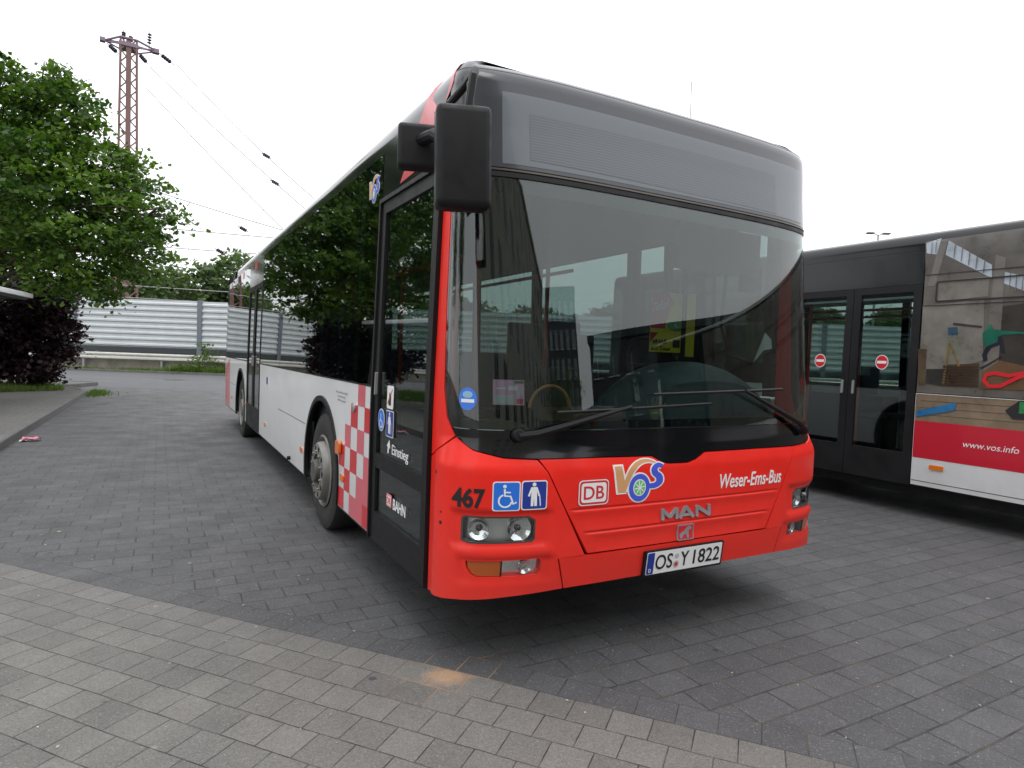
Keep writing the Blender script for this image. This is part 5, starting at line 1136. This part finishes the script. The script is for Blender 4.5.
cream = mat('render_wall', (.36, .35, .29), .85, noise=.1, nscale=1); dk = mat('dark_cladding', (.04, .042, .05), .6, noise=.15)
wing = mat('building_glass', (.03, .035, .045), .1); litg = mat('tower_glass', (.20, .24, .24), .15)
block('long_building', 'long pale rendered building with rows of windows behind the camera', (5.5, -28.5, 0), R(117.2), 41.6, 12, 15.0, 13, 4, cream, wing, .36, .6)
block('office_tower', 'dark clad office tower with a grid of windows behind the camera', (22.5, -56, 0), R(203.8), 12, 12, 19.5, 6, 6, dk, litg, .55, .66)
block('added_dark_block', 'low dark block added behind the camera to darken the windscreen reflection', (27.5, -29.5, 0), R(222), 17, 9, 10.0, 7, 3, dk, wing, .6, .5)  # unseen block, added so the low part of the windscreen reflects dark
bus3 = copy_tree(bus); bus3.location = (9.3, -12.5, 0); bus3.rotation_euler = (0, 0, math.pi); bus3['label'] = 'city bus behind the camera, nose to nose with the mural bus, seen only as reflection'
mt = [o for o in C.objects if o.name.startswith('maple_tree') and o.get('label', '').startswith('maple tree nearest')][0]
for k, (x, y) in enumerate(((14.5, -34), (41, -18))):
    q = copy_tree(mt); q.location = (x, y, 0); q.rotation_euler = (0, 0, k*1.7); q['label'] = ['maple tree behind the camera before the office tower', 'maple tree behind the camera farthest to the right'][k]; q['group'] = 'maple trees behind the camera'
lamp_post((14.5, -30, 0), 7.2, 'twin armed street lamp behind the camera', az=0.2)

# ------------------------------------------------------------------ litter
bits = MB(); cols = [(.55, .50, .42), (.35, .25, .12), (.6, .6, .58)]
def bit(x, y, z=0):
    a = rng.random()*6.28; l = rng.uniform(.003, .008)*(1 if rng.random() < .85 or abs(x+1)+abs(y+1) < 5 else 2); w = l*rng.uniform(.3, .8); c, s_ = math.cos(a), math.sin(a); h = rng.uniform(.002, .005)
    v = [(x+c*u-s_*w_, y+s_*u+c*w_, z+.001) for u, w_ in ((-l, -w*.6), (l*.8, -w), (l, w*.7), (-l*.7, w))]; v += [(p[0], p[1], z+h) for p in v]
    bits.add(v, [(3, 2, 1, 0), (4, 5, 6, 7), (0, 1, 5, 4), (1, 2, 6, 5), (2, 3, 7, 6), (3, 0, 4, 7)])
for _ in range(480):
    r_ = 1.0+rng.random()**1.6*17; a = R(rng.uniform(-14, 72)); x, y = CP.x+r_*math.sin(a), CP.y+r_*math.cos(a)
    if x > -3.0 and not (-.1 < x < 2.6 and .3 < y < 11.8): bit(x, y)
lm = mat('litter', (.40, .35, .27), .8, noise=.8, nscale=3.0); tag(bits.build('litter_crumbs', lm), 'tiny pale crumbs, stones and dry leaf bits strewn over the paving', 'litter', kind='stuff')
mb = MB(); g = []
for i in range(5):
    for j in range(4): g.append((-2.80+i*.055-.11, 9.02+j*.05-.08, .012+.05*abs(math.sin(i*1.9+j*2.7))))
mb.add(g, [(i*4+j, (i+1)*4+j, (i+1)*4+j+1, i*4+j+1) for i in range(4) for j in range(3)]); mb.add([(a, b_, c-.004) for a, b_, c in g], [(i*4+j+1, (i+1)*4+j+1, (i+1)*4+j, i*4+j) for i in range(4) for j in range(3)])
rt = mb.build('crumpled_wrapper', mat('wrapper_pink', (.75, .22, .30), .5)); tag(rt, 'crumpled pink wrapper lying beside the kerb', 'wrapper')
mb = MB(); g = [(-2.93+i*.03, 8.92+j*.04, .006+.02*abs(math.sin(i*2.3+j*1.7))) for i in range(4) for j in range(4)]
mb.add(g, [(i*4+j, (i+1)*4+j, (i+1)*4+j+1, i*4+j+1) for i in range(3) for j in range(3)]); mb.add([(a, b_, c-.004) for a, b_, c in g], [(i*4+j+1, (i+1)*4+j+1, (i+1)*4+j, i*4+j) for i in range(3) for j in range(3)])
tag(mb.build('paper_scrap', mat('paper', (.6, .62, .6), .7)), 'white paper scrap next to the pink wrapper', 'paper')
